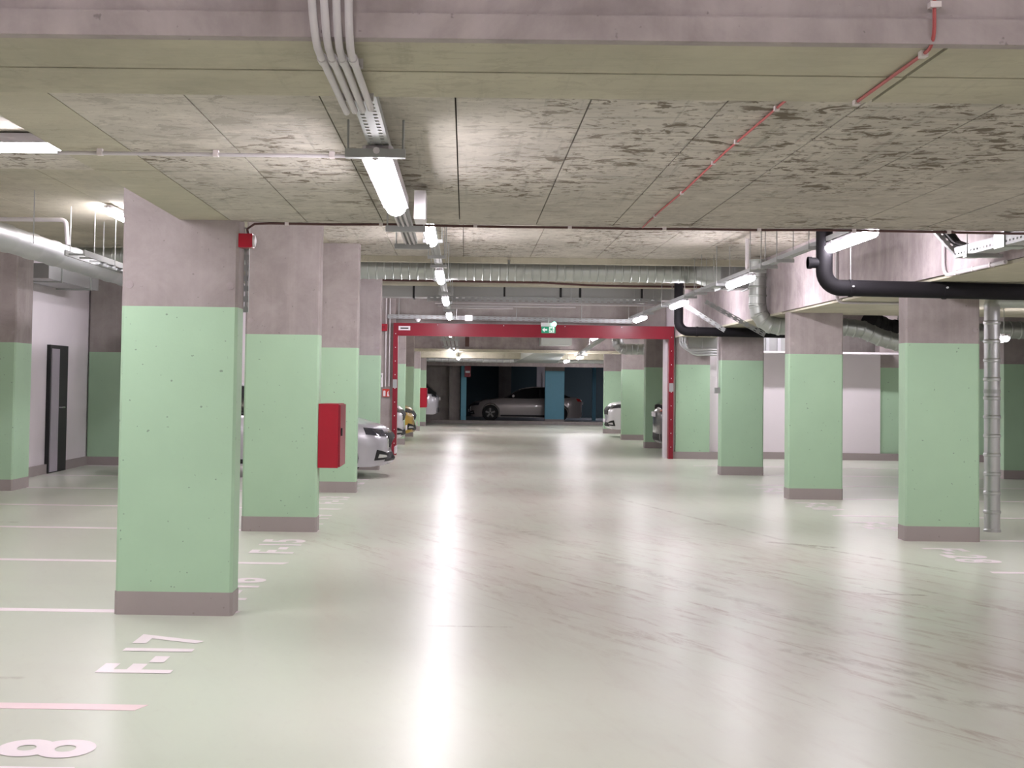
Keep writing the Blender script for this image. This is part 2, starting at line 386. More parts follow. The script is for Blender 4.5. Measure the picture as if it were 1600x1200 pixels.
# ------------------------------------------------------------------ floor markings (paint, parts of the floor)
def line(x0, x1, y, mat='line', wd=.11, skew=.0):
    MB().prism([(x0, y - wd / 2), (x1, y - wd / 2), (x1 + skew, y + wd / 2), (x0, y + wd / 2)], .0005, .002).build('bay_line', mat, fl, False)
for i, y in enumerate([3.9, 6.36, 8.98, 11.44, 13.95, 16.4, 18.98, 21.45, 23.95, 26.45]):
    line(-6.6, -1.5, y, 'lineold' if i == 1 else 'line', skew=.04)
for y in (6.5, 9.0, 11.55, 14.0, 16.5, 19.0, 21.5, 24.0, 26.5): line(4.44, 9.3, y, wd=.10)
for y in (31.4, 33.95, 36.4, 38.9, 41.4, 43.9): line(-6.6, -1.5, y); line(4.44, 9.3, y)
def number(txt, side, y, mat='line', ln=1.08):
    cu = bpy.data.curves.new('bay_number', 'FONT'); cu.body = txt; cu.offset = .03; cu.space_character = 1.12
    o = bpy.data.objects.new('tmp', cu); COL.objects.link(o)
    me = bpy.data.meshes.new_from_object(o.evaluated_get(bpy.context.evaluated_depsgraph_get()))
    bpy.data.objects.remove(o)
    xs = [v.co.x for v in me.vertices]; ys = [v.co.y for v in me.vertices]
    x0, x1, y0, y1 = min(xs), max(xs), min(ys), max(ys)
    for v in me.vertices:
        a = (v.co.x - x0) / (x1 - x0) * ln; b = (v.co.y - y0) / (y1 - y0) * .40
        v.co = (-1.5 - b, y + a, .0022) if side < 0 else (4.41 + b, y - a, .0022)
    me.materials.clear(); me.materials.append(MT[mat]); me.update()
    b = bpy.data.objects.new('bay_number', me); COL.objects.link(b); b.parent = fl
for t, y, m in (('F-18', 4.70, 'line'), ('F-17', 7.1, 'line'), ('F-16', 9.5, 'line'), ('F-15', 12.1, 'line'), ('F-14', 14.6, 'line'), ('F-13', 17.1, 'line'), ('F-12', 19.7, 'line')): number(t, -1, y, m)
for t, y in (('F-28', 13.25), ('F-29', 15.75), ('F-30', 18.3), ('F-31', 20.8)): number(t, 1, y)

# ------------------------------------------------------------------ columns
def column(x0, x1, y, top, label, group, dep=.24, head='conc', band='green'):
    t = thing('concrete_column', label, 'column', ((x0 + x1) / 2, y + dep / 2, 0), 0, group)
    h = (x1 - x0) / 2; d = dep / 2
    MB().box(-h, h, -d, d, 2.0, top, .018).build('column_head', head, t, False)
    MB().box(-h, h, -d, d, .15, 2.0, .018).build('painted_band', band, t, False)
    if y < 9: MB().box(-h, -.012, -d, d, top, 2.9).build('column_head_step', head, t, False)
    if y < 25 and head == 'conc':
        for sx in (-h + .05, h - .05): MB().tube([(sx, -d + .004, 2.14), (sx, -d - .004, 2.14)], .026, 12).build('tie_plug', 'beam', t)
    MB().box(-h - .004, h + .004, -d - .004, d + .004, 0, .15, .018).build('skirting', 'skirt', t, False)
    return t
lefts = [('large green-banded column nearest the camera, beside bay F-17', LOW + .01), ('green-banded column with the large red hydrant cabinet on its side', UP),
         ('green-banded column between the red cabinet column and the silver car', UP), ('green-banded column standing behind the silver car nose', HI)]
for k, (lb, tp) in enumerate(lefts): column(-2.25, -1.49, 8.86 + 5 * k, tp, lb, 'columns of the left row')
for k, lb in enumerate(['green column behind the white car, just past the red gate', 'green column behind the yellow car past the red gate',
                        'green column with the small distant red cabinet']):
    column(-2.25, -1.49 + .02 * k, 33.86 + 5 * k, 3.25, lb, 'columns of the left row')
column(-2.25, -1.4, 48.86, 2.9, 'farthest green column of the left row, beside the parked white hatchback rear', 'columns of the left row')
for k, lb in enumerate(['green-banded column beside the vertical silver duct, nearest on the right', 'green-banded column in front of the white partition, second on the right',
                        'green-banded column with a switch on its left, third on the right']):
    column(4.46, 5.21, 13.86 + 5 * k, LOW + .01, lb, 'columns of the right row')
for k, lb in enumerate(['green column behind the dark car, just past the gate on the right', 'green column in front of the white car nose on the far right',
                        'farthest green column of the right row, behind the white car']):
    column(4.46, 5.21, 33.86 + 5 * k, 3.25, lb, 'columns of the right row')
column(-7.0, -6.08, 18.35, UP, 'green-banded column at the left edge before the white wall and door', 'columns along the left wall', dep=.7)
column(-6.68, -5.5, 24.1, HI, 'green-banded pier at the end of the white door wall', 'columns along the left wall', dep=.4, head='wallc')
t = thing('blue_column', 'blue painted column in front of the dark sedan', 'column', (3.62, 55.3, 0))
MB().box(-.39, .39, -.15, .15, 2.1, 2.56, .015).build('column_head', 'conc', t, False)
MB().box(-.39, .39, -.15, .15, .15, 2.1, .015).build('painted_band', 'blue', t, False)
MB().box(-.394, .394, -.154, .154, 0, .15, .015).build('skirting', 'skirt', t, False)

# ------------------------------------------------------------------ batten lights
def lamp(loc, rz, label, group, L=1.48, ends=False, up=14, hang=0):
    t = thing('batten_light', label, 'light', loc, rz, group)     # long axis along local y, lens downwards, origin at lens bottom
    n = 10; ring = []
    for i in range(n + 1):
        a = math.radians(-up + (180 + 2 * up) * i / n); ring.append((-.052 * math.cos(a), .05 - .05 * math.sin(a)))
    sec = [(-L / 2, .35), (-L / 2 + .02, .75), (-L / 2 + .06, 1), (L / 2 - .06, 1), (L / 2 - .02, .75), (L / 2, .35)]
    m = MB(); vs = []
    for y, k in sec: vs += [(x * k, y, .05 - (.05 - z) * k) for x, z in ring]
    q = n + 1
    fs = [(i * q + j, i * q + j + 1, (i + 1) * q + j + 1, (i + 1) * q + j) for i in range(len(sec) - 1) for j in range(n)]
    fs += [tuple(range(q)), tuple(range(len(sec) * q - 1, (len(sec) - 1) * q - 1, -1))]
    m.add(vs, fs).build('diffuser', 'lens', t, angle=60)
    hw = .062 if up <= 0 else .045; hn = .045 if up <= 0 else .032
    MB().prism([(-hw, -L / 2 + .02), (-hn, -L / 2 - .005), (hn, -L / 2 - .005), (hw, -L / 2 + .02), (hw, L / 2 - .02), (hn, L / 2 + .005), (-hn, L / 2 + .005), (-hw, L / 2 - .02)], .046 if up <= 0 else .069, .1).build('housing', 'housing', t)
    for yy in (-L * .32, L * .32): MB().box(-.05, .05, yy - .015, yy + .015, .066, .104).build('clip', 'tray', t, False)
    MB().tube([(0, -L / 2 - .002, .072), (0, -L / 2 - .05, .072)], .014, 8).build('cable_gland', 'plasticw', t)
    if hang:
        for yy in (-L * .32, L * .32): MB().tube([(0, yy, .1), (0, yy, hang)], .006, 6).build('hanger_rod', 'galvd', t)
    if ends: MB().tube([(0, -L / 2 - .02, .04), (0, -L / 2 - .06, .038), (0, -L / 2 - .10, .032), (0, -L / 2 - .115, .03)], .03, 10, radii=[.024, .03, .026, .012]).build('end_lens', 'lensend', t)
    return t
GL, GR = 'lights of the left lane row', 'lights of the right lane row'
lamp((-.365, 6.2, 2.37), 0, 'long batten light under the near slab, largest in the picture', GL, 1.55, up=-14)
ol = ['second', 'third', 'fourth', 'fifth', 'sixth', 'seventh', 'eighth']
for k, y in enumerate((12.45, 17.45, 22.45, 27.45)):
    lamp((-.34, y, 2.84), 0, 'batten light %s from the camera in the left lane row' % ol[k], GL)
    lamp((3.5, y, 2.83), 0, 'batten light %s from the camera in the right lane row' % ['first', 'second', 'third', 'fourth'][k], GR)
lamp((-.38, 32.6, 2.66), 0, 'batten light just below the red gate lintel, left lane row', GL)
lamp((-.37, 42.5, 2.45), 0, 'batten light of left lane row at the end of the far tray', GL)
lamp((-.25, 47.0, 2.36), 0, 'farthest small batten light of the left lane row', GL, hang=.84)
lamp((3.55, 37.5, 2.78), 0, 'batten light just under the gate lintel, right lane row', GR)
lamp((3.52, 42.0, 2.34), 0, 'upper of two small batten lights above the blue column', GR, hang=.26)
lamp((3.45, 46.6, 2.30), 0, 'lower of two small batten lights above the blue column', GR, hang=.9)
lamp((4.6, 50.0, 2.38), math.pi / 2, 'crosswise batten light under the beam before the dark bay', 'crosswise lights', hang=.82)
lamp((-2.88, 7.62, 2.79), math.pi / 2, 'crosswise batten light at the left edge, cut by the slab', 'crosswise lights', up=-4)
lamp((-3.95, 15.6, 3.33), 0, 'ceiling batten light half hidden behind the nearest column', 'bay lights')
lamp((6.75, 17.35, 2.14), 0, 'short batten light seen right of the vertical silver duct', 'bay lights', .6, hang=.43)
lamp((6.3, 28.0, 3.35), math.pi / 2, 'crosswise batten light above the white partition, nearer lane', 'crosswise lights')
lamp((8.2, 28.0, 3.35), math.pi / 2, 'crosswise batten light above the white partition, farther right', 'crosswise lights')
lamp((7.4, 62.0, 2.3), 0, 'added unseen fill light in the dark bay behind the end wall', 'bay lights')  # hidden fitting added as dim fill for the far room
for (x, y, z, l) in ((-4.0, 10.6, 3.33, 'batten light over left bays above the near slab edge'), (-4.0, 21.0, 3.33, 'batten light over left bays beside the transverse duct'),
                     (-4.0, 27.0, 3.5, 'batten light over left bays behind the silver car'),
                      (7.2, 11.5, 2.46, 'batten light over right bays at near slab'),
                     (-4.0, 36.0, 3.08, 'batten light over left bays past the gate, nearer'),
                     (7.0, 36.0, 3.08, 'batten light over right bays past the gate, nearer'),
                     (-4.0, 41.4, 3.08, 'added unseen fill light over left bays past the gate, farther'), (7.0, 41.4, 3.08, 'added unseen fill light over right bays past the gate, farther'), (-4.0, 31.6, 3.08, 'added unseen fill light over left bays right behind the gate wall'),  # unseen fittings added to brighten the hall beyond the gate
                     (-.4, .6, 3.18, 'batten light above the camera on the left lane row'), (3.5, .6, 3.18, 'batten light above the camera on the right lane row'),
                     (-.4, -4.4, 3.18, 'batten light behind the camera on the left lane row'), (3.5, -4.4, 3.18, 'batten light behind the camera on the right lane row'),
                     (-4.2, 0.6, 3.18, 'batten light over left bays beside the camera'), (7.5, 1.0, 3.18, 'batten light over right bays beside the camera'),
                     (6.2, 6.4, 2.46, 'batten light under the near slab right of the frame')):
    lamp((x, y, z), 0, l, 'bay lights')

# ------------------------------------------------------------------ cable trays, conduits
def perforated(m, p0, p1, wd, h, nrm='z', pitch=.06, holes=True):
    """U channel from p0 to p1 along y or any direction (given by two points, level side = width), with real slots in its base"""
    a, b = Vector(p0), Vector(p1); d = b - a; L = d.length; d.normalize()
    if nrm == 'z': side = d.cross(Vector((0, 0, 1))).normalized(); upv = side.cross(d).normalized()
    else: upv = Vector((0, -1, 0)); side = d.cross(upv).normalized(); upv = side.cross(d).normalized()
    def pt(s_, t_, n_): return a + d * s_ + side * t_ + upv * n_
    def bx(s0, s1, t0, t1, n0, n1):
        m.add([pt(s_, t_, n_) for n_ in (n0, n1) for t_ in (t0, t1) for s_ in (s0, s1)],
              [(0, 2, 3, 1), (4, 5, 7, 6), (0, 1, 5, 4), (2, 6, 7, 3), (0, 4, 6, 2), (1, 3, 7, 5)])
    th = .003; hw = wd / 2
    bx(0, L, -hw, -hw + th, 0, h); bx(0, L, hw - th, hw, 0, h)
    if not holes: bx(0, L, -hw, hw, -th, 0); return m
    bars = [(-hw, -hw * .7), (-hw * .35, hw * .35), (hw * .7, hw)]
    for t0, t1 in bars: bx(0, L, t0, t1, -th, 0)
    s_ = 0
    while s_ < L:
        e = min(L, s_ + pitch * .55)
        bx(s_, e, -hw * .7, -hw * .35, -th, 0); bx(s_, e, hw * .35, hw * .7, -th, 0); s_ += pitch
    return m
def rods(t, pts, z0, z1, r=.005):
    for x, y in pts: MB().tube([(x, y, z0), (x, y, z1)], r, 6).build('hanger_rod', 'galvd', t)
def bracket(t, x, y, z, wd=.24):
    MB().box(x - wd / 2, x + wd / 2, y - .02, y + .02, z - .035, z).build('bracket', 'tray', t, False)

# near tray under the slab
t = thing('cable_tray', 'perforated cable tray under near slab holding the largest light', 'cable tray', (0, 0, 0), 0, 'cable trays over the lane')
perforated(MB(), (-.35, 4.22, 2.475), (-.36, 5.42, 2.475), .085, .03).build('tray_channel', 'tray', t, False)
perforated(MB(), (-.36, 5.42, 2.475), (-.385, 9.35, 2.475), .085, .03).build('tray_channel', 'tray', t, False)
for dx in (-.028, 0, .028): MB().tube([(-.375 + dx, 5.5, 2.462), (-.385 + dx, 9.3, 2.462)], .008, 6).build('cable', 'pvc', t)
for y in (5.40, 8.15, 9.2):
    bracket(t, -.37, y, 2.463 if y > 6 else 2.45); rods(t, [(-.48, y), (-.26, y)], 2.44, LOW if y < 8.9 else UP)
MB().box(-.28, -.22, 7.1, 7.35, 2.38, 2.53).build('junction_box', 'plasticw', t, False)
MB().tube([(-.37, 5.43, 2.43), (-.37, 5.40, 2.42)], .016, 8).build('sensor', 'plasticw', t)
# upper trays above the lamp rows
def row_tray(x, z, y0, y1, label, top, ys, rodr=.005):
    t = thing('cable_tray', label, 'cable tray', (0, 0, 0), 0, 'cable trays over the lane')
    perforated(MB(), (x, y0, z), (x, y1, z), .09, .045, pitch=.12).build('tray_channel', 'tray', t, False)
    for dx in (-.03, .03): MB().tube([(x + dx, y0, z + .012), (x + dx, y1, z + .012)], .010, 6).build('cable', 'pvc', t)
    for y in ys:
        bracket(t, x, y, z - .003, .2)
        rods(t, [(x - .09, y), (x + .09, y)], z - .03, top(y), rodr)
    return t
tp = lambda y: UP if y < 20.6 else HI
row_tray(-.34, 2.955, 11.2, 28.9, 'perforated cable tray over the left row of lane lights', tp, (11.4, 13.5, 15.2, 16.4, 18.6, 21.3, 23.8, 26.2, 28.6))
rt_ = row_tray(3.5, 2.945, 10.3, 28.9, 'perforated cable tray over the right row of lane lights', tp, (11.3, 13.6, 15.0, 15.8, 16.4, 18.6, 19.8, 20.4, 21.3, 23.8, 26.2, 28.6))
MB().tube([(3.62, 17.6, UP), (3.62, 17.6, 3.14)] + arc((3.62, 17.6, 3.02), (0, 0, -1), (0, -1, 0), .1, 5) + [(3.58, 17.3, 2.99)], .025, 10).build('drop_conduit', 'pvc', rt_)
t = thing('cable_tray', 'wide cable tray running on past the red gate, left row', 'cable tray', (0, 0, 0), 0, 'cable trays over the lane')
for dx in (-.16, -.05, .06, .17): perforated(MB(), (-.42 + dx, 30, 2.76), (-.42 + dx, 43, 2.56), .07, .04, pitch=.2, holes=False).build('tray_channel', 'tray', t, False)
for y in (31, 35, 39, 42.6): bracket(t, -.42, y, 2.74 - (y - 30) * .0154, .5)
rods(t, [(-.62, 31), (-.22, 31), (-.62, 35), (-.22, 35), (-.62, 39), (-.22, 39), (-.65, 41.8), (-.2, 41.8)], 2.6, 3.2)
t = thing('cable_tray', 'cable tray running on past the red gate, right row', 'cable tray', (0, 0, 0), 0, 'cable trays over the lane')
perforated(MB(), (3.55, 30, 2.92), (3.55, 42, 2.5), .14, .05, pitch=.2, holes=False).build('tray_channel', 'tray', t, False)
bracket(t, 3.55, 42, 2.49, .4); rods(t, [(3.45, 32), (3.65, 32), (3.45, 38), (3.65, 38)], 2.65, 3.2)

# four grey pipes at the top
t = thing('conduit_bundle', 'four grey plastic conduits bending from the front beam onto its soffit', 'conduit')
for i in range(4):
    xa = -.405 + .0325 * i; xb = -.388 + .027 * i; ye = 4.30 - .02 * i
    pts = [(xa, 3.40, 3.3), (xa, 3.40, 2.56)] + [(xa + (xb - xa) * k / 5, 3.40 + .12 * (k / 5) ** 2 * 1, 2.56 - .19 * math.sin(math.pi / 2 * k / 5)) for k in range(1, 6)] + [(xb, 3.60, 2.372), (xb, ye, 2.378)]
    MB().tube(pts, .0105, 12).build('conduit', 'pvc', t)
    MB().tube([(xb - .0, 3.545, 2.371), (xb, 3.60, 2.372)], .0135, 12).build('coupling', 'pvc', t)
    for y in (3.72, 4.16): MB().box(xb - .014, xb + .014, y - .008, y + .008, 2.385, 2.41).build('pipe_clip', 'pvc', t, False)
    MB().box(xa - .014, xa + .014, 3.40, 3.487, 2.62, 2.635).build('pipe_clip', 'pvc', t, False)
# crosswise conduit
t = thing('conduit', 'thin grey conduit clipped under slab from left light to near tray', 'conduit')
MB().tube([(-1.875, 6.17, 2.55), (-.47, 6.17, 2.55)], .009, 8).build('pipe', 'pvc', t)
for x in (-1.68, -1.15, -.62): MB().box(x - .012, x + .012, 6.155, 6.185, 2.54, LOW).build('pipe_clip', 'clip', t, False)
# red alarm cable
t = thing('alarm_cable', 'red alarm cable crossing the front beam and slab diagonally', 'cable')
MB().tube([(1.19, 3.475, 3.3), (1.19, 3.475, 2.46)] + arc((1.19, 3.475, 2.402), (0, 0, -1), (0, 1, 0), .05, 5) + [(1.19, 4.2, 2.402)], .005, 6).build('cable_run', 'redcable', t)
MB().tube([(1.19, 4.2, 2.402), (1.19, 4.215, 2.5), (1.16, 4.23, 2.562), (1.145, 5.0, 2.562), (1.135, 6.0, 2.56), (1.15, 7.2, 2.562), (1.14, 8.0, 2.56), (1.15, 8.93, 2.562)], .005, 6).build('cable_run', 'redcable', t)
for x, y, z in ((1.19, 3.56, 2.40), (1.19, 4.17, 2.40), (1.145, 5.05, 2.56), (1.135, 5.75, 2.56), (1.138, 6.3, 2.56), (1.15, 7.3, 2.56), (1.145, 8.3, 2.56)):
    MB().box(x - .009, x + .009, y - .014, y + .014, z - .007, z + .01).build('cable_clip', 'clip', t, False)
MB().box(1.176, 1.204, 3.462, 3.487, 2.5, 2.515).build('cable_clip', 'clip', t, False)
t = thing('alarm_cable', 'dark red cable along the far edge of the near slab', 'cable')
pts = [(-1.43, 8.93, 2.46), (-1.45, 8.93, 2.52), (-1.40, 8.93, 2.555)]
x = -1.3
while x < 11: pts.append((x, 8.93, 2.558 + random.uniform(-.004, .004))); x += .4
MB().tube(pts, .008, 6).build('cable_run', 'darkcable', t)
x = -1.2
while x < 6: MB().box(x, x + .025, 8.915, 8.945, 2.548, 2.572).build('cable_clip', 'clip', t, False); x += .62
# alarm sounder
t = thing('alarm_sounder', 'red alarm sounder at the top right corner of nearest column', 'alarm', (-1.44, 8.92, 2.44))
MB().box(-.055, .035, -.05, .05, -.045, .045).build('housing', 'redbox', t, False)
MB().tube([(.035, 0, 0), (.048, 0, 0), (.052, 0, 0)], .036, 14, radii=[.042, .038, .02]).build('lens', 'plasticw', t)
# perforated channel behind the nearest column
t = tag(perforated(MB(), (-1.478, 9.11, 1.98), (-1.478, 9.11, 2.55), .04, .02, 'y', .07).build('mounting_channel', 'tray', None, False), 'perforated steel channel on the side of the nearest column under the sounder', 'channel')

# ------------------------------------------------------------------ spiral ducts
def duct_path(pts, r, seam=.13, ridge=.009, bend=None):
    """resample a polyline and raise a ridge at each seam"""
    P = [Vector(p) for p in pts]; out = []; rad = []
    for i in range(len(P) - 1):
        L = (P[i + 1] - P[i]).length; n = max(1, int(round(L / seam)))
        for k in range(n):
            for f, e in ((0, ridge), (.1, ridge), (.16, 0), (.94, 0)):
                out.append(P[i].lerp(P[i + 1], (k + f) / n)); rad.append(r + e)
    out.append(P[-1]); rad.append(r)
    return out, rad
def spiral(name, label, pts, r, mat='galv', seam=.13, n=32, **kw):
    t = thing(name, label, 'duct', (0, 0, 0), 0, 'ventilation ducts')
    o, rad = duct_path(pts, r, seam)
    MB().tube(o, r, n, radii=rad).build('duct_shell', mat, t, angle=14)
    return t
def bandclips(t, pts, r, z, mat='galvd'):
    for x, y in pts: MB().tube([(x, y, z), (x, y, z + .5)], .006, 6).build('hanger_rod', mat, t)
d = spiral('spiral_duct', 'long grey spiral duct crossing the lane under the ceiling edge', [(-2.6, 21.6, 3.335), (3.62, 21.6, 3.335)], .165)
for x in (-1.2, .6, 2.4): MB().tube([(x, 21.6, 3.49), (x, 21.6, HI)], .006, 6).build('hanger_rod', 'galvd', d)
# transition and box at its right end
m = MB(); n = 20; vs = []
for j in range(n):
    a = 2 * math.pi * j / n; vs.append((3.62, 21.6 + .165 * math.cos(a), 3.335 + .165 * math.sin(a)))
for j in range(n):
    a = 2 * math.pi * j / n; c, s_ = math.cos(a), math.sin(a); k = 1 / max(abs(c), abs(s_)); vs.append((3.98, 21.6 + .25 * c * k, 3.33 + .25 * s_ * k))
m.add(vs, [(j, (j + 1) % n, n + (j + 1) % n, n + j) for j in range(n)]); m.build('transition', 'galv', d, angle=40)
MB().box(3.98, 4.42, 21.35, 21.85, 3.08, 3.58).build('duct_box', 'galvd', d, False)
for x in (3.98, 4.18, 4.40): MB().box(x, x + .03, 21.33, 21.87, 3.06, 3.60).build('flange', 'tray', d, False)
# right duct: down from the box, elbow, along the bays with an S bend
e1 = arc((4.27, 20.0, 2.43), (0, 0, -1), (1, 0, 0), .30, 4)
d = spiral('spiral_duct', 'spiral duct dropping by the right beam and turning behind the columns',
           [(4.27, 20.0, 3.4), (4.27, 20.0, 2.75)] + e1 + [(5.55, 20, 2.43), (5.8, 20, 2.40), (6.05, 20, 2.29), (6.3, 20, 2.22), (6.6, 20, 2.20), (7.0, 20, 2.24), (7.4, 20, 2.36), (7.8, 20, 2.42), (10.5, 20, 2.42)], .125, seam=.14)
d = spiral('spiral_duct', 'black flexible duct curving above the S-bend behind right columns', [(6.0, 20.35, 2.55), (6.3, 20.5, 2.42), (6.7, 20.6, 2.40), (7.1, 20.5, 2.5)], .16, 'blk')
MB().tube([(6.5, 20.56, 2.5), (6.5, 20.56, UP + .1)], .008, 6).build('hanger_rod', 'galvd', d)
# vertical duct beside right column
d = spiral('spiral_duct', 'vertical silver duct standing beside the nearest right column', [(5.47, 14.22, .07), (5.47, 14.22, 2.42)], .078, 'galv2', .2)
MB().tube([(5.47, 14.22, 1.50), (5.47, 14.22, 1.54)], .084, 20).build('band_clamp', 'tray', d)
MB().tube([(5.47, 14.22, 2.40)] + arc((5.47, 14.22, 2.47), (0, 0, -1 * -1), (1, 0, 0), .06, 4) + [(6.6, 14.22, 2.47)], .08, 16).build('top_elbow', 'galv', d)
# left bay ducts
d = spiral('spiral_duct', 'long silver spiral duct along the left bays, leading to column', [(-4.6, 9.5, 2.91), (-4.6, 24.5, 2.91)], .135, 'galv2', .8)
for y in (11.2, 12.4, 13.9, 15.2, 16.6, 18.0): MB().tube([(-4.45, y, 2.9), (-4.45, y, UP)], .006, 6).build('hanger_rod', 'galvd', d)
d = spiral('spiral_duct', 'short spiral duct crossing the left bays above the long duct', [(-5.9, 19.6, 3.31), (-2.9, 19.6, 3.31)], .11, 'galv')
d = thing('rectangular_duct', 'grey rectangular duct high behind the left bays', 'duct', (0, 0, 0), 0, 'ventilation ducts')
MB().box(-6.65, -6.1, 19.8, 22.5, 2.98, 3.2).build('duct_shell', 'galvd', d, False)
for y in (20.4, 22): MB().box(-6.66, -6.08, y, y + .03, 2.96, 3.22).build('flange', 'galv', d, False)
t = thing('cable_tray', 'ladder cable tray with black cables beside the long left duct', 'cable tray')
for dx in (-.1, .1): MB().box(-4.15 + dx, -4.13 + dx, 14.3, 24, 2.82, 2.88).build('side_rail', 'tray', t, False)
y = 14.4
while y < 24: MB().box(-4.24, -4.04, y, y + .03, 2.83, 2.85).build('rung', 'tray', t, False); y += .4
for dx in (-.05, .03): MB().tube([(-4.14 + dx, 15.5, 2.87), (-4.14 + dx, 23.8, 2.87)], .022, 8).build('cable', 'blk', t)
for y in (15.5, 18, 20.5): rods(t, [(-4.26, y), (-4.02, y)], 2.82, UP if y < 20.6 else HI)
t = thing('conduit', 'pale conduit crossing the left ceiling then dropping to the duct', 'conduit')
MB().tube([(-5.55, 15.2, 3.30), (-4.65, 15.2, 3.30)] + arc((-4.5, 15.2, 3.30), (1, 0, 0), (0, 0, -1), .06, 5) + [(-4.48, 15.2, 3.02)], .025, 10).build('pipe', 'pvc', t)
# rectangular duct and trays over the gate
d = thing('rectangular_duct', 'long grey rectangular duct crossing above the red gate', 'duct', (0, 0, 0), 0, 'ventilation ducts')
MB().box(-2.2, 4.25, 26.6, 27.1, 3.21, 3.46).build('duct_shell', 'galvd', d, False)
for x in (-1.05, .72, 1.82, 2.2, 3.4): MB().box(x, x + .04, 26.57, 27.12, 3.19, 3.48).build('flange', 'blk', d, False)
t = thing('cable_tray', 'perforated crosswise cable tray below the rectangular duct', 'cable tray', (0, 0, 0), 0, 'crosswise cable trays')
perforated(MB(), (-.75, 25.9, 3.14), (3.7, 25.9, 3.14), .10, .05, 'y', .12).build('tray_channel', 'tray', t, False)
for dz, xl in ((3.07, -.6), (3.02, -.55), (2.98, -.45)): MB().tube([(xl, 26.1, dz), (3.6 - (3.07 - dz) * 30, 26.1, dz)], .018, 8).build('conduit', 'pvc', t)
rods(t, [(-.5, 25.95), (.7, 25.95), (2.0, 25.95), (3.2, 25.95)], 3.1, HI)
t = thing('cable_tray', 'perforated crosswise cable tray just above the red gate lintel', 'cable tray', (0, 0, 0), 0, 'crosswise cable trays')
perforated(MB(), (-1.65, 28.6, 2.92), (3.5, 28.6, 2.88), .085, .04, 'y', .12).build('tray_channel', 'tray', t, False)
rods(t, [(-1.4, 28.35), (-.2, 28.35), (1.05, 28.35), (2.4, 28.35)], 2.87, HI, .008)
MB().box(-.02, .13, 28.2, 28.3, 2.83, 2.95).build('junction_box', 'plasticw', t, False)
MB().tube([(-1.0, 28.28, 2.86), (-1.0, 28.28, 2.80)], .05, 10, radii=[.06, .03]).build('sensor', 'plasticw', t)
t = thing('alarm_cable', 'dark red cable sagging along the beam behind the spiral duct', 'cable')
MB().tube([(-1.9, 24.88, 3.40), (0, 24.88, 3.395), (1.4, 24.88, 3.39), (2.2, 24.88, 3.355), (3.0, 24.88, 3.345), (4.4, 24.88, 3.35)], .02, 6).build('cable_run', 'darkcable', t)

# ------------------------------------------------------------------ black drain pipes
t = thing('drain_pipe', 'thick black drain pipe in front of the nearest right column', 'pipe', (0, 0, 0), 0, 'black drain pipes')
path = [(3.46, 13.2, UP), (3.46, 13.2, 2.72)] + arc((3.46, 13.2, 2.5), (0, 0, -1), (1, 0, 0), .16, 8) + [(10.5, 13.2, 2.43)]
MB().tube(path, .079, 20).build('pipe', 'black', t)
MB().tube([(3.46, 13.2, 2.74), (3.30, 13.2, 2.74)], .052, 16).build('branch_stub', 'black', t)
MB().tube([(3.335, 13.2, 2.74), (3.30, 13.2, 2.74)], .06, 16).build('stub_collar', 'black', t)
MB().prism([(3.28, 13.1), (3.64, 13.1), (3.64, 13.3), (3.28, 13.3)], 3.38, UP).build('ceiling_collar', 'black', t)
for x in (3.70, 4.6):
    MB().tube([(x, 13.2, 2.5 - (x - 3.46) * .01), (x + .03, 13.2, 2.5 - (x - 3.46) * .01)], .086, 20).build('pipe_clamp', 'black', t)
    MB().tube([(x + .015, 13.11, 2.51), (x + .015, 13.09, 2.51)], .010, 8).build('clamp_bolt', 'tray', t)
    MB().tube([(x + .015, 13.2, 2.57), (x + .015, 13.2, UP if x < 4.4 else LOW)], .006, 6).build('hanger_rod', 'galvd', t)
t = thing('drain_pipe', 'thick black drain pipe at the right end of red gate lintel', 'pipe', (0, 0, 0), 0, 'black drain pipes')
MB().tube([(3.68, 23.62, HI), (3.68, 23.62, 2.72)] + arc((3.68, 23.62, 2.485), (0, 0, -1), (1, 0, 0), .17, 8) + [(5.75, 23.62, 2.47)], .08, 18).build('pipe', 'black', t)
for x in (3.98, 4.4, 5.2): MB().tube([(x, 23.62, 2.484), (x + .04, 23.62, 2.484)], .087, 18).build('pipe_clamp', 'black', t)
# slanted channels, galvanised pipes and box at the right of the gate
for (a, b, lb) in (((3.62, 22.5, 2.86), (4.27, 22.5, 2.46), 'left slanted perforated channel above the distant black pipe'), ((3.68, 21.0, 2.84), (4.6, 21.0, 2.34), 'right slanted perforated channel above the distant black pipe')):
    perforated(MB(), a, b, .07, .03, 'y', .1).build('drop_channel', 'tray', rt_, False)
for i in range(3):
    x = 4.46 + .055 * i; r = .2 + .03 * i
    o = MB().tube([(x, 28.4 - i * .02, 3.4), (x, 28.4, 2.45)] + arc((x, 28.4, 2.3 - .05 * i), (0, 0, -1), (1, 0, 0), r, 6) + [(5.3, 28.4, 2.3 - .05 * i)], .026, 10).build('steel_conduit', 'galv2', None)
    tag(o, ['leftmost of three bright conduits bending right beside the gate post', 'middle of three bright conduits bending right beside the gate post', 'rightmost of three bright conduits bending right beside the gate post'][i], 'conduit', 'bright conduits by the gate')
o = thing('rectangular_duct', 'grey upright duct box right of the red gate', 'duct', (0, 0, 0), 0, 'ventilation ducts')
MB().box(4.66, 5.28, 28.6, 29.0, 2.3, 3.4).build('duct_shell', 'galvd', o, False)
MB().box(4.95, 4.97, 28.57, 28.6, 2.3, 3.4).build('standing_seam', 'tray', o, False)
o = thing('rectangular_duct', 'grey ribbed duct above the white partition between right columns', 'duct', (0, 0, 0), 0, 'ventilation ducts')
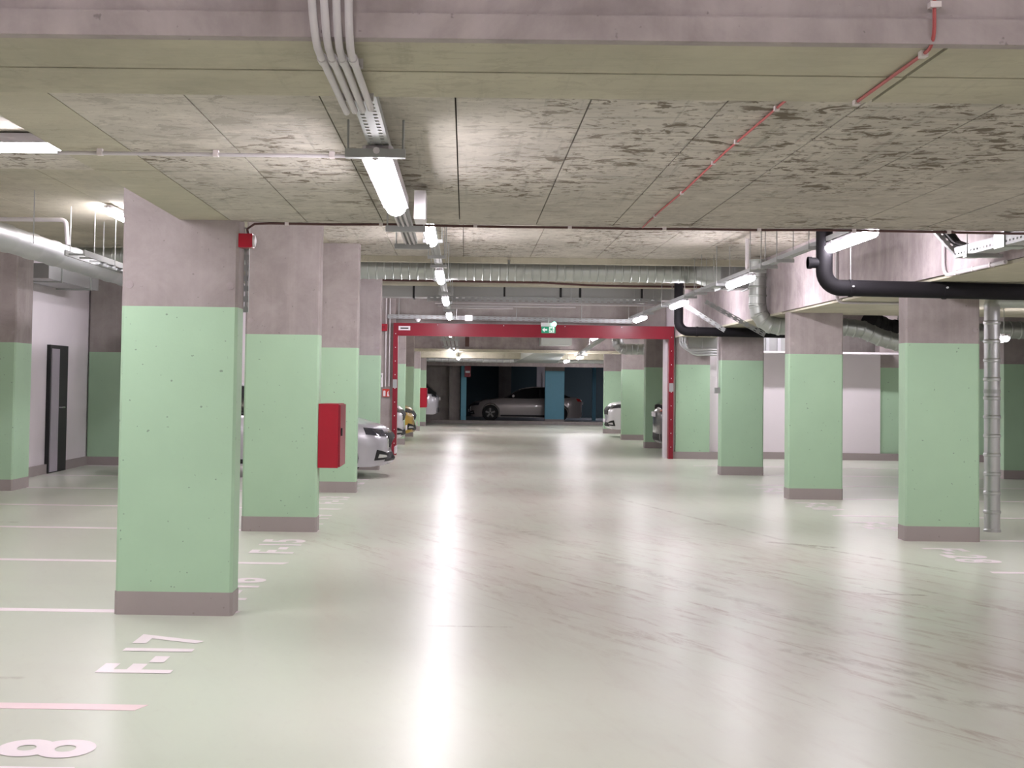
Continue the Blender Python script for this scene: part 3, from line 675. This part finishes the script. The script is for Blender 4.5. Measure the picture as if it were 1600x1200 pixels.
MB().box(6.15, 7.05, 29.6, 30.1, 2.29, 2.75).build('duct_shell', 'galvd', o, False)
for x in (6.2, 6.5, 6.75): MB().box(x, x + .07, 29.56, 29.62, 2.29, 2.75).build('standing_seam', 'galv2', o, False)
# conduits on the right beam
t = thing('conduit', 'pale conduit bending along the bottom of the right beam', 'conduit')
MB().tube([(4.42, 12.65, 3.2), (4.42, 12.65, 2.72)] + arc((4.42, 12.65, 2.585), (0, 0, -1), (0, -1, 0), .12, 6) + [(4.42, 11.2, 2.585)], .017, 10).build('pipe', 'pvc', t)
for y in (12.3, 11.9, 11.5): MB().box(4.40, 4.44, y - .012, y + .012, 2.565, 2.605).build('pipe_clip', 'clip', t, False)
t = thing('conduit', 'thin grey conduit passing behind the thick black pipe', 'conduit')
MB().tube([(4.42, 16.3, 3.2), (4.42, 16.3, 2.66)] + arc((4.42, 16.3, 2.555), (0, 0, -1), (1, 0, 0), .08, 5) + [(5.4, 16.3, 2.555)], .016, 10).build('pipe', 'pvc', t)
# perforated tray at the right edge
t = thing('cable_tray', 'perforated tray with grey box at the upper right beside beam', 'cable tray')
perforated(MB(), (4.2, 11.65, 2.70), (4.2, 8.5, 2.70), .012, .001, holes=False)
m = MB()
for (y0, y1) in ((9.0, 10.55), (10.72, 11.65)):
    m.box(4.16, 4.163, y0, y1, 2.655, 2.675); m.box(4.16, 4.163, y0, y1, 2.69, 2.74); m.box(4.16, 4.34, y0, y1, 2.652, 2.655)
    y = y0
    while y < y1: m.box(4.16, 4.163, y, min(y1, y + .045), 2.675, 2.69); y += .07
m.build('tray_channel', 'tray', t, False)
MB().box(4.15, 4.35, 10.55, 10.75, 2.64, 2.76).build('junction_box', 'galv', t, False)
MB().box(4.1, 4.4, 11.2, 11.28, 2.62, 2.65).build('bracket', 'galvd', t, False)
MB().box(4.1, 4.4, 9.9, 9.96, 2.62, 2.65).build('bracket', 'galvd', t, False)
perforated(MB(), (4.2, 11.66, 2.68), (4.03, 11.9, 2.98), .07, .04, 'y', .07).build('riser_channel', 'tray', t, False)
for dx in (0, .03, .06): MB().tube([(4.24 + dx, 11.5, 2.72), (4.18 + dx, 11.75, 2.80), (4.07 + dx, 11.85, 3.0)], .018, 8).build('cable', 'blk', t)
MB().tube([(4.3, 9.2, 2.78), (4.28, 10.4, 2.77)], .03, 8).build('cable', 'blk', t)
rods(t, [(4.12, 11.24), (4.38, 11.24)], 2.63, UP)

# ------------------------------------------------------------------ red fire gate
t = thing('fire_gate_frame', 'red steel fire gate frame spanning the lane', 'gate', (0, 29.0, 0))
MB().box(-1.54, 4.41, -.09, .12, 2.53, 2.80).build('lintel', 'red', t, False)
MB().box(-1.54, -1.44, -.09, .12, 0, 2.53).build('post', 'red', t, False)
MB().box(4.31, 4.41, -.09, .12, 0, 2.53).build('post', 'red', t, False)
b0 = None
for x in (-1.49, 4.36):
    for k in range(9):
        if b0 is None: b0 = MB().tube([(0, 0, 0), (0, -.012, 0)], .010, 8).build('bolt', 'plasticw', t); b = b0
        else: b = b0.copy(); COL.objects.link(b)
        b.location = (x, -.09, .25 + .29 * k)
    MB().box(x - .045, x + .045, -.1, -.09, 1.42, 1.60).build('status_plate', 'tray', t, False)
for x in (-.6, .8, 2.1, 3.3): b = b0.copy(); COL.objects.link(b); b.location = (x, -.09, 2.77)
pl = MB().box(-1.43, -1.18, -.1, -.09, 2.645, 2.735).build('maker_plate', 'plasticw', t, False)
MB().box(-1.39, -1.22, -.104, -.1, 2.675, 2.703).build('plate_print', 'blk', pl, False)

# ------------------------------------------------------------------ exit sign
def poly(m, pts, y, th=.004):  # flat polygon facing -y
    n = len(pts); m.add([(x, y, z) for x, z in pts] + [(x, y - th, z) for x, z in pts], [tuple(range(2 * n - 1, n - 1, -1)), tuple(range(n))] + [(i, (i + 1) % n, n + (i + 1) % n, n + i) for i in range(n)])
    return m
ex = thing('exit_sign', 'green emergency exit sign with arrow and running figure over lane', 'sign', (1.69, 28.0, 2.59))
MB().box(-.15, .15, -.03, .03, .135, .215).build('lamp_housing', 'plasticw', ex, False)
MB().tube([(.12, -.03, .185), (.12, -.06, .185)], .045, 12).build('indicator_lamp', 'led', ex)
MB().box(-.14, .15, -.012, .012, 0, .135).build('sign_panel', 'signg', ex, False)
MB().tube([(0, 0, .215), (0, 0, .30)], .012, 8).build('hanger_rod', 'galvd', ex)
poly(MB(), [(-.125, .068), (-.075, .115), (-.075, .085), (-.02, .085), (-.02, .05), (-.075, .05), (-.075, .02)], -.012).build('arrow', 'signw', ex, False)
poly(MB(), [(.015, .01), (.125, .01), (.125, .128), (.015, .128)], -.012, .003).build('doorway', 'signw', ex, False)
m = MB(); R = lambda pts: poly(m, pts, -.015, .003)
R([(.075, .104), (.085, .098), (.093, .104), (.093, .114), (.085, .120), (.075, .114)])
R([(.055, .095), (.085, .095), (.075, .06), (.055, .06)]); R([(.055, .095), (.035, .085), (.03, .07), (.04, .068), (.058, .085)])
R([(.085, .095), (.105, .078), (.098, .07), (.08, .082)]); R([(.055, .06), (.045, .03), (.02, .03), (.02, .04), (.04, .042), (.05, .06)])
R([(.065, .06), (.085, .045), (.09, .018), (.10, .018), (.1, .05), (.075, .062)])
m.build('running_figure', 'signg', ex, False)
# signs on the bare pier by the gate
t = thing('wall_sign', 'narrow white sign with black marks on the bare concrete pier', 'sign', (-1.80, 28.98, 1.58))
MB().box(-.055, .055, -.012, .0, -.15, .15).build('board', 'plasticw', t, False)
m = MB(); poly(m, [(-.03, .06), (.02, .06), (.02, .11), (-.03, .11)], -.012, .003); poly(m, [(-.03, -.02), (.01, -.02), (.01, .02), (-.03, .02)], -.012, .003); poly(m, [(-.03, -.1), (.01, -.1), (.01, -.06), (-.03, -.06)], -.012, .003)
m.build('printed_mark', 'blk', t, False)
t = thing('fire_sign', 'small red fire extinguisher sign with white pictogram by the gate', 'sign', (-1.68, 28.98, 1.31))
MB().box(-.075, .075, -.012, 0, -.085, .085).build('board', 'amber', t, False)
m = MB(); poly(m, [(-.06, -.07), (-.01, -.07), (-.01, .03), (-.02, .05), (-.05, .05), (-.06, .03)], -.012, .003); poly(m, [(.02, -.07), (.07, -.07), (.05, .0), (.06, .05), (.03, .02)], -.012, .003)
m.build('pictogram', 'plasticw', t, False)
t = thing('alarm_sounder', 'small red alarm box high on the bare pier by gate', 'alarm', (-1.74, 28.96, 2.70))
MB().box(-.09, .07, -.06, .04, -.075, .075, .012).build('housing', 'redbox', t, False)
MB().box(-.05, .03, -.07, -.06, -.03, .03).build('lens', 'red', t, False)
for i, x in enumerate((-1.70, -1.62)):
    o = MB().tube([(x, 28.97, 1.45), (x, 28.97, 3.6)], .014, 8).build('conduit', 'pvc'); tag(o, ['left of two thin vertical conduits on the bare pier', 'right of two thin vertical conduits on the bare pier'][i], 'conduit', 'thin pier conduits')
# hydrant cabinets
def cabinet(x, y, z0, z1, label):
    t = thing('hydrant_cabinet', label, 'cabinet', (x, y, z0), 0, 'red hydrant cabinets'); h = z1 - z0
    MB().box(0, .205, 0, .62, 0, h).build('body', 'redbox', t, False)
    d = MB().box(.205, .225, .01, .61, .01, h - .01).build('door', 'red', t, False)
    MB().box(.225, .24, .06, .10, h * .5, h * .62).build('handle', 'blk', d, False)
cabinet(-1.488, 13.87, .65, 1.30, 'large red hydrant cabinet on the second left column')
cabinet(-1.45, 43.9, .75, 1.38, 'small distant red hydrant cabinet before the white car rear')
# small things
t = thing('pull_switch', 'small grey switch with cable on left edge of third right column', 'switch', (4.42, 23.95, 1.47))
MB().box(-.05, .035, -.05, .03, -.05, .05).build('box', 'galvd', t, False)
MB().tube([(.0, -.02, .04), (-.01, -.02, .2), (.0, -.02, 1.05)], .011, 6).build('cable', 'pvc', t)
t = thing('hanging_sign', 'small red hanging sign with white bar at the dark entrance', 'sign', (.09, 53.55, 1.8))
MB().box(-.12, .12, -.02, .02, 0, .43).build('board', 'red', t, False)
MB().box(-.09, .09, -.026, -.02, .16, .24).build('white_bar', 'plasticw', t, False)
# distant ducts
d = spiral('spiral_duct', 'distant bright spiral duct crossing before the dark entrance, left', [(-1.6, 49.5, 2.42), (2.1, 49.5, 2.42)], .11, 'galv2', .25)
for x in (-1, 1.5): MB().tube([(x, 49.5, 2.5), (x, 49.5, 3.2)], .01, 6).build('hanger_rod', 'galvd', d)
d = spiral('spiral_duct', 'distant spiral duct crossing before the dark entrance, right', [(3.1, 49.5, 2.42), (5.4, 49.5, 2.42)], .09, 'galv2', .25)
for x in (3.4, 5.2): MB().tube([(x, 49.5, 2.5), (x, 49.5, 3.2)], .01, 6).build('hanger_rod', 'galvd', d)
o = thing('rectangular_duct', 'tapering grey duct piece above the dark entrance', 'duct', (0, 0, 0), 0, 'ventilation ducts')
MB().box(2.25, 3.15, 40.5, 41.9, 2.72, 3.2).build('duct_drop', 'galv', o, False)
m = MB(); m.add([(1.75, 49.4, 2.32), (3.3, 49.4, 2.32), (3.3, 49.6, 2.55), (1.75, 49.6, 2.55), (2.3, 42.7, 2.6), (3.2, 42.7, 2.6), (3.2, 42.7, 2.95), (2.3, 42.7, 2.95)],
              [(0, 1, 2, 3), (4, 7, 6, 5), (0, 4, 5, 1), (1, 5, 6, 2), (2, 6, 7, 3), (3, 7, 4, 0)]); m.build('sloping_duct', 'galv', o, False)
d = spiral('spiral_duct', 'bright elbow duct behind the top right of red gate', [(4.0, 36, 3.2), (4.0, 36, 2.75)] + arc((4.0, 36, 2.5), (0, 0, -1), (1, 0, 0), .22, 4) + [(6, 36, 2.5)], .14, 'galv2', .15)
o = MB().box(-.02, .1, 40.0, 40.1, 2.62, 3.2).build('dark_hanger', 'darkcable'); tag(o, 'dark red hanging pipe past the gate beside far tray', 'pipe')

# ------------------------------------------------------------------ cars
def lerp_tab(tab, x):
    if x <= tab[0][0]: return tab[0][1]
    for (a, b), (c, d) in zip(tab, tab[1:]):
        if x <= c:
            k = (x - a) / (c - a); k = k * k * (3 - 2 * k) * .5 + k * .5
            return b + (d - b) * k
    return tab[-1][1]
def patch(bvh, P, d, quad, nu, nv, off, name, mat, parent):
    """quad: four 3-D points in a plane in front of the body; cast along d and lay a thin skin on the body"""
    a, b, c, e = [Vector(q) for q in quad]; d = Vector(d).normalized(); vs = []
    for i in range(nu + 1):
        for j in range(nv + 1):
            u, v = i / nu, j / nv
            p = (a * (1 - u) + b * u) * (1 - v) + (e * (1 - u) + c * u) * v
            hit = bvh.ray_cast(p, d)
            q = hit[0] if hit[0] is not None else None
            vs.append(q)
    good = [q for q in vs if q is not None]
    if not good: return
    n0 = len(vs); out = []
    for q in vs:
        if q is None: q = min(good, key=lambda g: 0)
        out.append(q - d * off)
    w_ = nv + 1
    fs = [(i * w_ + j, (i + 1) * w_ + j, (i + 1) * w_ + j + 1, i * w_ + j + 1) for i in range(nu) for j in range(nv) if all(vs[k] is not None for k in (i * w_ + j, (i + 1) * w_ + j, (i + 1) * w_ + j + 1, i * w_ + j + 1))]
    if not fs: return
    inner = [q + d * (off + .01) for q in out]
    m = MB(); m.add(out, fs); m.add(inner, [tuple(reversed(f)) for f in fs])
    rim = [i * w_ for i in range(nu + 1)] + [nu * w_ + j for j in range(1, nv + 1)] + [i * w_ + nv for i in range(nu - 1, -1, -1)] + [j for j in range(nv - 1, 0, -1)]
    m.add(out + inner, [(rim[k], rim[(k + 1) % len(rim)], n0 + rim[(k + 1) % len(rim)], n0 + rim[k]) for k in range(len(rim))])
    return m.build(name, mat, parent, angle=50)

def car(name, label, loc, rz, sp, paint):
    """local +x is the front; x measured from the front bumper backwards as s; origin at the middle of the car on the ground"""
    t = thing(name, label, 'car', loc, rz)
    L, W = sp['L'], sp['W']; hw = W / 2; c = sp['clear']; R = sp['R']; fa, ra = sp['fa'], sp['ra']; AR = R + .045
    X = lambda s: L / 2 - s
    def wid(s):
        e = min(s, L - s); q = .62 if s < L / 2 else .70
        k = min(1, e / .75); return hw * (q + (1 - q) * math.sqrt(1 - (1 - k) ** 2))
    def arch(s):
        for a in (fa, ra):
            if abs(s - a) < AR: return R + math.sqrt(AR * AR - (s - a) ** 2)
        return 0
    st = sorted(set([0, .02, .05, .1, .16, .24, .34, .45] + [round(.06 * i, 3) for i in range(8, int((L - .45) / .06))] + [L - .45, L - .34, L - .24, L - .14, L - .07, L - .02, L] + [a + sg * AR * k for a in (fa, ra) for sg in (-1, 1) for k in (.55, .8, .93, .999, 1.002)]))
    m = MB(); vs = []; nr = 9
    for s in st:
        e = min(s, L - s); k = min(1, e / .16); rnd = math.sqrt(max(0, 1 - (1 - k) ** 2))
        w_ = wid(s); zt = lerp_tab(sp['deck'], s); zb = c + (1 - rnd) * .12; za = max(zb, arch(s))
        zt = zt - (1 - rnd) * .10
        mid = max(za + .03, zb + (zt - zb) * .5); zs = max(mid + .03, zt - .13)
        half = [(0, zb), (.60 * w_, zb), (.60 * w_, za), (.955 * w_, za), (w_, mid), (.975 * w_, zs), (.89 * w_, zt - .01), (.45 * w_, zt + .02), (0, zt + .03)]
        cv = lambda y: X(s) - sp.get('nose', .2) * (y / hw) ** 2 * max(0, 1 - s / .7) + .1 * (y / hw) ** 2 * max(0, 1 - (L - s) / .5)
        vs += [(cv(y), y, z) for y, z in half] + [(cv(y), -y, z) for y, z in reversed(half[1:-1])]
    N = 16
    fs = [(i * N + j, (i + 1) * N + j, (i + 1) * N + (j + 1) % N, i * N + (j + 1) % N) for i in range(len(st) - 1) for j in range(N)]
    fs += [tuple(range(N)), tuple(range(len(st) * N - 1, (len(st) - 1) * N - 1, -1))]
    m.add(vs, fs); body = m.build('body', paint, t, angle=38)
    bv = BVHTree.FromPolygons([Vector(v) for v in m.v], m.f)
    # greenhouse
    g0, g1 = sp['roof'][0][0], sp['roof'][-1][0]; zmax = max(z for _, z in sp['roof'])
    gs = [g0 + (g1 - g0) * i / 26 for i in range(27)]; gm = MB(); vs = []
    for s in gs:
        zb = lerp_tab(sp['deck'], s) - .03; zr = max(zb + .02, lerp_tab(sp['roof'], s)); k = (zr - zb) / max(.1, zmax - zb)
        wb = wid(s) * .90; wt = wb - hw * .24 * min(1, k); hgt = zr - zb
        half = [(wb, zb), (wt + (wb - wt) * .12, zb + hgt * .86), (wt * .86, zr - .005), (wt * .4, zr + .012), (0, zr + .015)]
        vs += [(X(s), y, z) for y, z in half] + [(X(s), -y, z) for y, z in reversed(half[:-1])]
    N = 9
    gm.add(vs, [(i * N + j, (i + 1) * N + j, (i + 1) * N + j + 1, i * N + j + 1) for i in range(26) for j in range(N - 1)] + [tuple(range(N)), tuple(range(27 * N - 1, 26 * N - 1, -1))])
    gm.build('windows', 'glass', t, angle=40)
    gb = BVHTree.FromPolygons([Vector(v) for v in gm.v], gm.f)
    top = [s for s in gs if lerp_tab(sp['roof'], s) > zmax - .14]; rA, rB = top[0], top[-1]
    patch(gb, None, (0, 0, -1), [(X(rA), hw * .60, 3), (X(rB), hw * .58, 3), (X(rB), -hw * .58, 3), (X(rA), -hw * .60, 3)], 10, 8, .008, 'roof', paint, t)
    zt = zmax - .09
    for sg in (-1, 1):
        for nm, (s0, s1, wd) in (('windscreen_pillar', (g0 + .12, rA - .02, .07)), ('middle_pillar', ((rA + rB) / 2 + .12, (rA + rB) / 2 + .12, .09)), ('rear_pillar', (g1 - sp.get('cp', .35), rB + .02, .14))):
            zb = lerp_tab(sp['deck'], s0) - .02
            patch(gb, None, (0, -sg, 0), [(X(s0 - wd / 2), sg * 2, zb + .04), (X(s1 - wd / 2), sg * 2, zt), (X(s1 + wd / 2), sg * 2, zt), (X(s0 + wd / 2), sg * 2, zb + .04)], 8, 2, .006, nm, paint if nm != 'middle_pillar' else 'blk', t)
    # wheels
    for a in (fa, ra):
        for sg in (-1, 1):
            yo = sg * (hw - .015)
            wm = MB(); rr = [R * .6, R * .93, R, R, R * .93, R * .6]; yy = [0, .002, .025, .19, .213, .215]
            wm.tube([(X(a), yo - sg * q, R) for q in yy], R, 28, radii=rr)
            wo = wm.build('wheel', 'tyre', t, angle=40)
            MB().tube([(X(a), yo - sg * .004, R), (X(a), yo + sg * .006, R)], R * .6, 24, radii=[R * .62, R * .58]).build('rim_dish', 'blk', wo)
            sm = MB()
            for q in range(5):
                an = 2 * math.pi * q / 5 + .3; dx, dz = math.cos(an), math.sin(an); px, pz = -dz * .03, dx * .03
                y0, y1 = yo + sg * .004, yo + sg * .016
                ring = [(X(a) + dx * .03 + px, R + dz * .03 + pz), (X(a) + dx * R * .6 + px * 1.3, R + dz * R * .6 + pz * 1.3), (X(a) + dx * R * .6 - px * 1.3, R + dz * R * .6 - pz * 1.3), (X(a) + dx * .03 - px, R + dz * .03 - pz)]
                sm.add([(x, y0, z) for x, z in ring] + [(x, y1, z) for x, z in ring], [(0, 1, 2, 3), (7, 6, 5, 4)] + [(k, (k + 1) % 4, 4 + (k + 1) % 4, 4 + k) for k in range(4)])
            sm.build('spokes', sp.get('rim', 'rim'), wo, False)
    # mirrors
    for sg in (-1, 1):
        zb = lerp_tab(sp['deck'], g0 + .35) + .06
        MB().tube([(X(g0 + .35), sg * (hw * .9), zb), (X(g0 + .37), sg * (hw + .06), zb + .03), (X(g0 + .38), sg * (hw + .16), zb + .03)], .06, 10, radii=[.03, .065, .05]).build('mirror', paint, t)
    # front: grille, lights, bumper openings, plate
    zn = lerp_tab(sp['deck'], .3); F_ = L / 2 + .5
    for sg in (-1, 1):
        patch(bv, None, (-1, -sg * .55, 0), [(F_, sg * (hw * .50 + .35), zn - .17), (F_ - .1, sg * (hw * .93 + .40), zn - .13), (F_ - .1, sg * (hw * .93 + .40), zn - .02), (F_, sg * (hw * .50 + .35), zn - .06)], 8, 4, .012, 'headlight', 'headl', t)
        patch(bv, None, (-1, -sg * .4, 0), [(F_, sg * (hw * .42 + .25), c + .12), (F_, sg * (hw * .86 + .25), c + .10), (F_, sg * (hw * .82 + .25), c + .27), (F_, sg * (hw * .55 + .25), c + .22)], 6, 4, .010, 'bumper_vent', 'blk', t)
        patch(bv, None, (-1, -sg * .4, 0), [(F_, sg * (hw * .52 + .25), c + .15), (F_, sg * (hw * .80 + .25), c + .14), (F_, sg * (hw * .78 + .25), c + .20), (F_, sg * (hw * .58 + .25), c + .18)], 6, 3, .018, 'fog_light', 'chrome', t)
        patch(bv, None, (1, -sg * .5, 0), [(-F_, sg * (hw * .55 + .3), zn + sp['tl']), (-F_, sg * (hw * .95 + .3), zn + sp['tl'] + .02), (-F_, sg * (hw * .95 + .3), zn + sp['tl'] + .14), (-F_, sg * (hw * .55 + .3), zn + sp['tl'] + .11)], 6, 3, .012, 'tail_light', sp.get('tailm', 'tail'), t)
    patch(bv, None, (-1, 0, 0), [(F_, -hw * .50, zn - .36), (F_, hw * .50, zn - .36), (F_, hw * .50, zn - .09), (F_, -hw * .50, zn - .09)], 10, 4, .008, 'grille_frame', 'chrome', t)
    g = patch(bv, None, (-1, 0, 0), [(F_, -hw * .42, zn - .34), (F_, hw * .42, zn - .34), (F_, hw * .47, zn - .11), (F_, -hw * .47, zn - .11)], 10, 4, .016, 'grille', 'blk', t)
    patch(bv, None, (-1, 0, 0), [(F_, -hw * .60, c + .08), (F_, hw * .60, c + .08), (F_, hw * .55, c + .20), (F_, -hw * .55, c + .20)], 10, 3, .009, 'lower_intake', 'blk', t)
    MB().box(L / 2 + .005, L / 2 + .03, -.26, .26, c + .19, c + .30).build('number_plate', 'plasticw', t, False)
    MB().box(-L / 2 - .03, -L / 2 - .005, -.26, .26, zn + sp['tl'] - .12, zn + sp['tl'] - .01).build('number_plate', 'plasticw', t, False)
    patch(bv, None, (1, 0, 0), [(-F_, -hw * .75, c + .08), (-F_, hw * .75, c + .08), (-F_, hw * .75, c + .24), (-F_, -hw * .75, c + .24)], 8, 3, .009, 'rear_diffuser', 'blk', t)
    for sg in (-1, 1):   # sill and window line
        patch(bv, None, (0, -sg, 0), [(X(fa + AR + .04), sg * 2, c + .03), (X(ra - AR - .04), sg * 2, c + .03), (X(ra - AR - .04), sg * 2, c + .10), (X(fa + AR + .04), sg * 2, c + .10)], 6, 2, .008, 'sill', 'blk', t)
    return t
SED = dict(L=4.69, W=1.83, clear=.19, R=.33, fa=.92, ra=3.60, tl=.05,
           deck=[(0, .70), (.25, .82), (.7, .93), (1.35, 1.0), (2.2, .98), (3.6, 1.02), (4.3, 1.07), (4.69, .98)],
           roof=[(1.30, 1.0), (2.15, 1.40), (2.7, 1.47), (3.3, 1.44), (3.9, 1.27), (4.45, 1.08)])
SUV = dict(L=4.5, W=1.86, clear=.24, R=.36, fa=.9, ra=3.55, tl=.02,
           deck=[(0, .86), (.22, 1.0), (.7, 1.08), (1.25, 1.14), (2.2, 1.12), (3.6, 1.16), (4.25, 1.18), (4.5, 1.06)],
           roof=[(1.2, 1.14), (1.85, 1.58), (2.5, 1.68), (3.6, 1.66), (4.0, 1.55), (4.4, 1.2)], cp=.5)
SAL = dict(L=4.75, W=1.84, clear=.17, R=.34, fa=.88, ra=3.75, tl=.05,
           deck=[(0, .64), (.25, .78), (.7, .88), (1.5, .97), (2.4, .96), (3.7, 1.0), (4.4, 1.02), (4.75, .94)],
           roof=[(1.45, .97), (2.25, 1.37), (2.7, 1.44), (3.2, 1.42), (3.7, 1.28), (4.2, 1.04)])
SMALL = dict(L=4.0, W=1.75, clear=.2, R=.32, fa=.8, ra=3.25, tl=.05,
             deck=[(0, .72), (.2, .88), (.6, .97), (1.1, 1.05), (2, 1.02), (3.2, 1.06), (3.8, 1.08), (4.0, .98)],
             roof=[(1.05, 1.05), (1.75, 1.46), (2.4, 1.54), (3.2, 1.50), (3.6, 1.38), (3.9, 1.1)], cp=.4)
def shrink(sp, k):
    q = dict(sp); q['L'] *= k; q['fa'] *= k; q['ra'] *= k
    q['deck'] = [(a * k, b) for a, b in sp['deck']]; q['roof'] = [(a * k, b) for a, b in sp['roof']]; q['nose'] = .34; return q
car('car', 'silver car nosing out behind the third left column', (-1.14 - 4.69 * .93 / 2, 22.35, 0), 0, shrink(SED, .93), 'silver')
car('car', 'white car nosing out just past the red gate on left', (-1.38 - 2.25, 31.9, 0), 0, SUV, 'carwhite')
car('car', 'yellow car nosing out past the red gate on left', (-1.30 - 2.0, 36.6, 0), 0, SMALL, 'yellow')
car('car', 'white hatchback rear sticking out beside the far concrete wall', (-.95 - 2.25, 50.6, 0), math.pi, dict(SUV, clear=.40, tailm='headl'), 'silver')  # white body given silver paint, its shade put into the colour
car('car', 'grey sedan seen from its side in the dark bay, behind blue column', (2.55, 57.6, 0), math.pi, dict(SAL, rim='dgrey'), 'champ')
car('car', 'white car nosing out on the far right before the farthest column', (4.22 + 2.25, 41.2, 0), math.pi, SUV, 'carwhite')
car('car', 'dark grey car rear showing behind the right gate post', (4.42 + 2.0, 31.9, 0), 0, SMALL, 'dgrey')
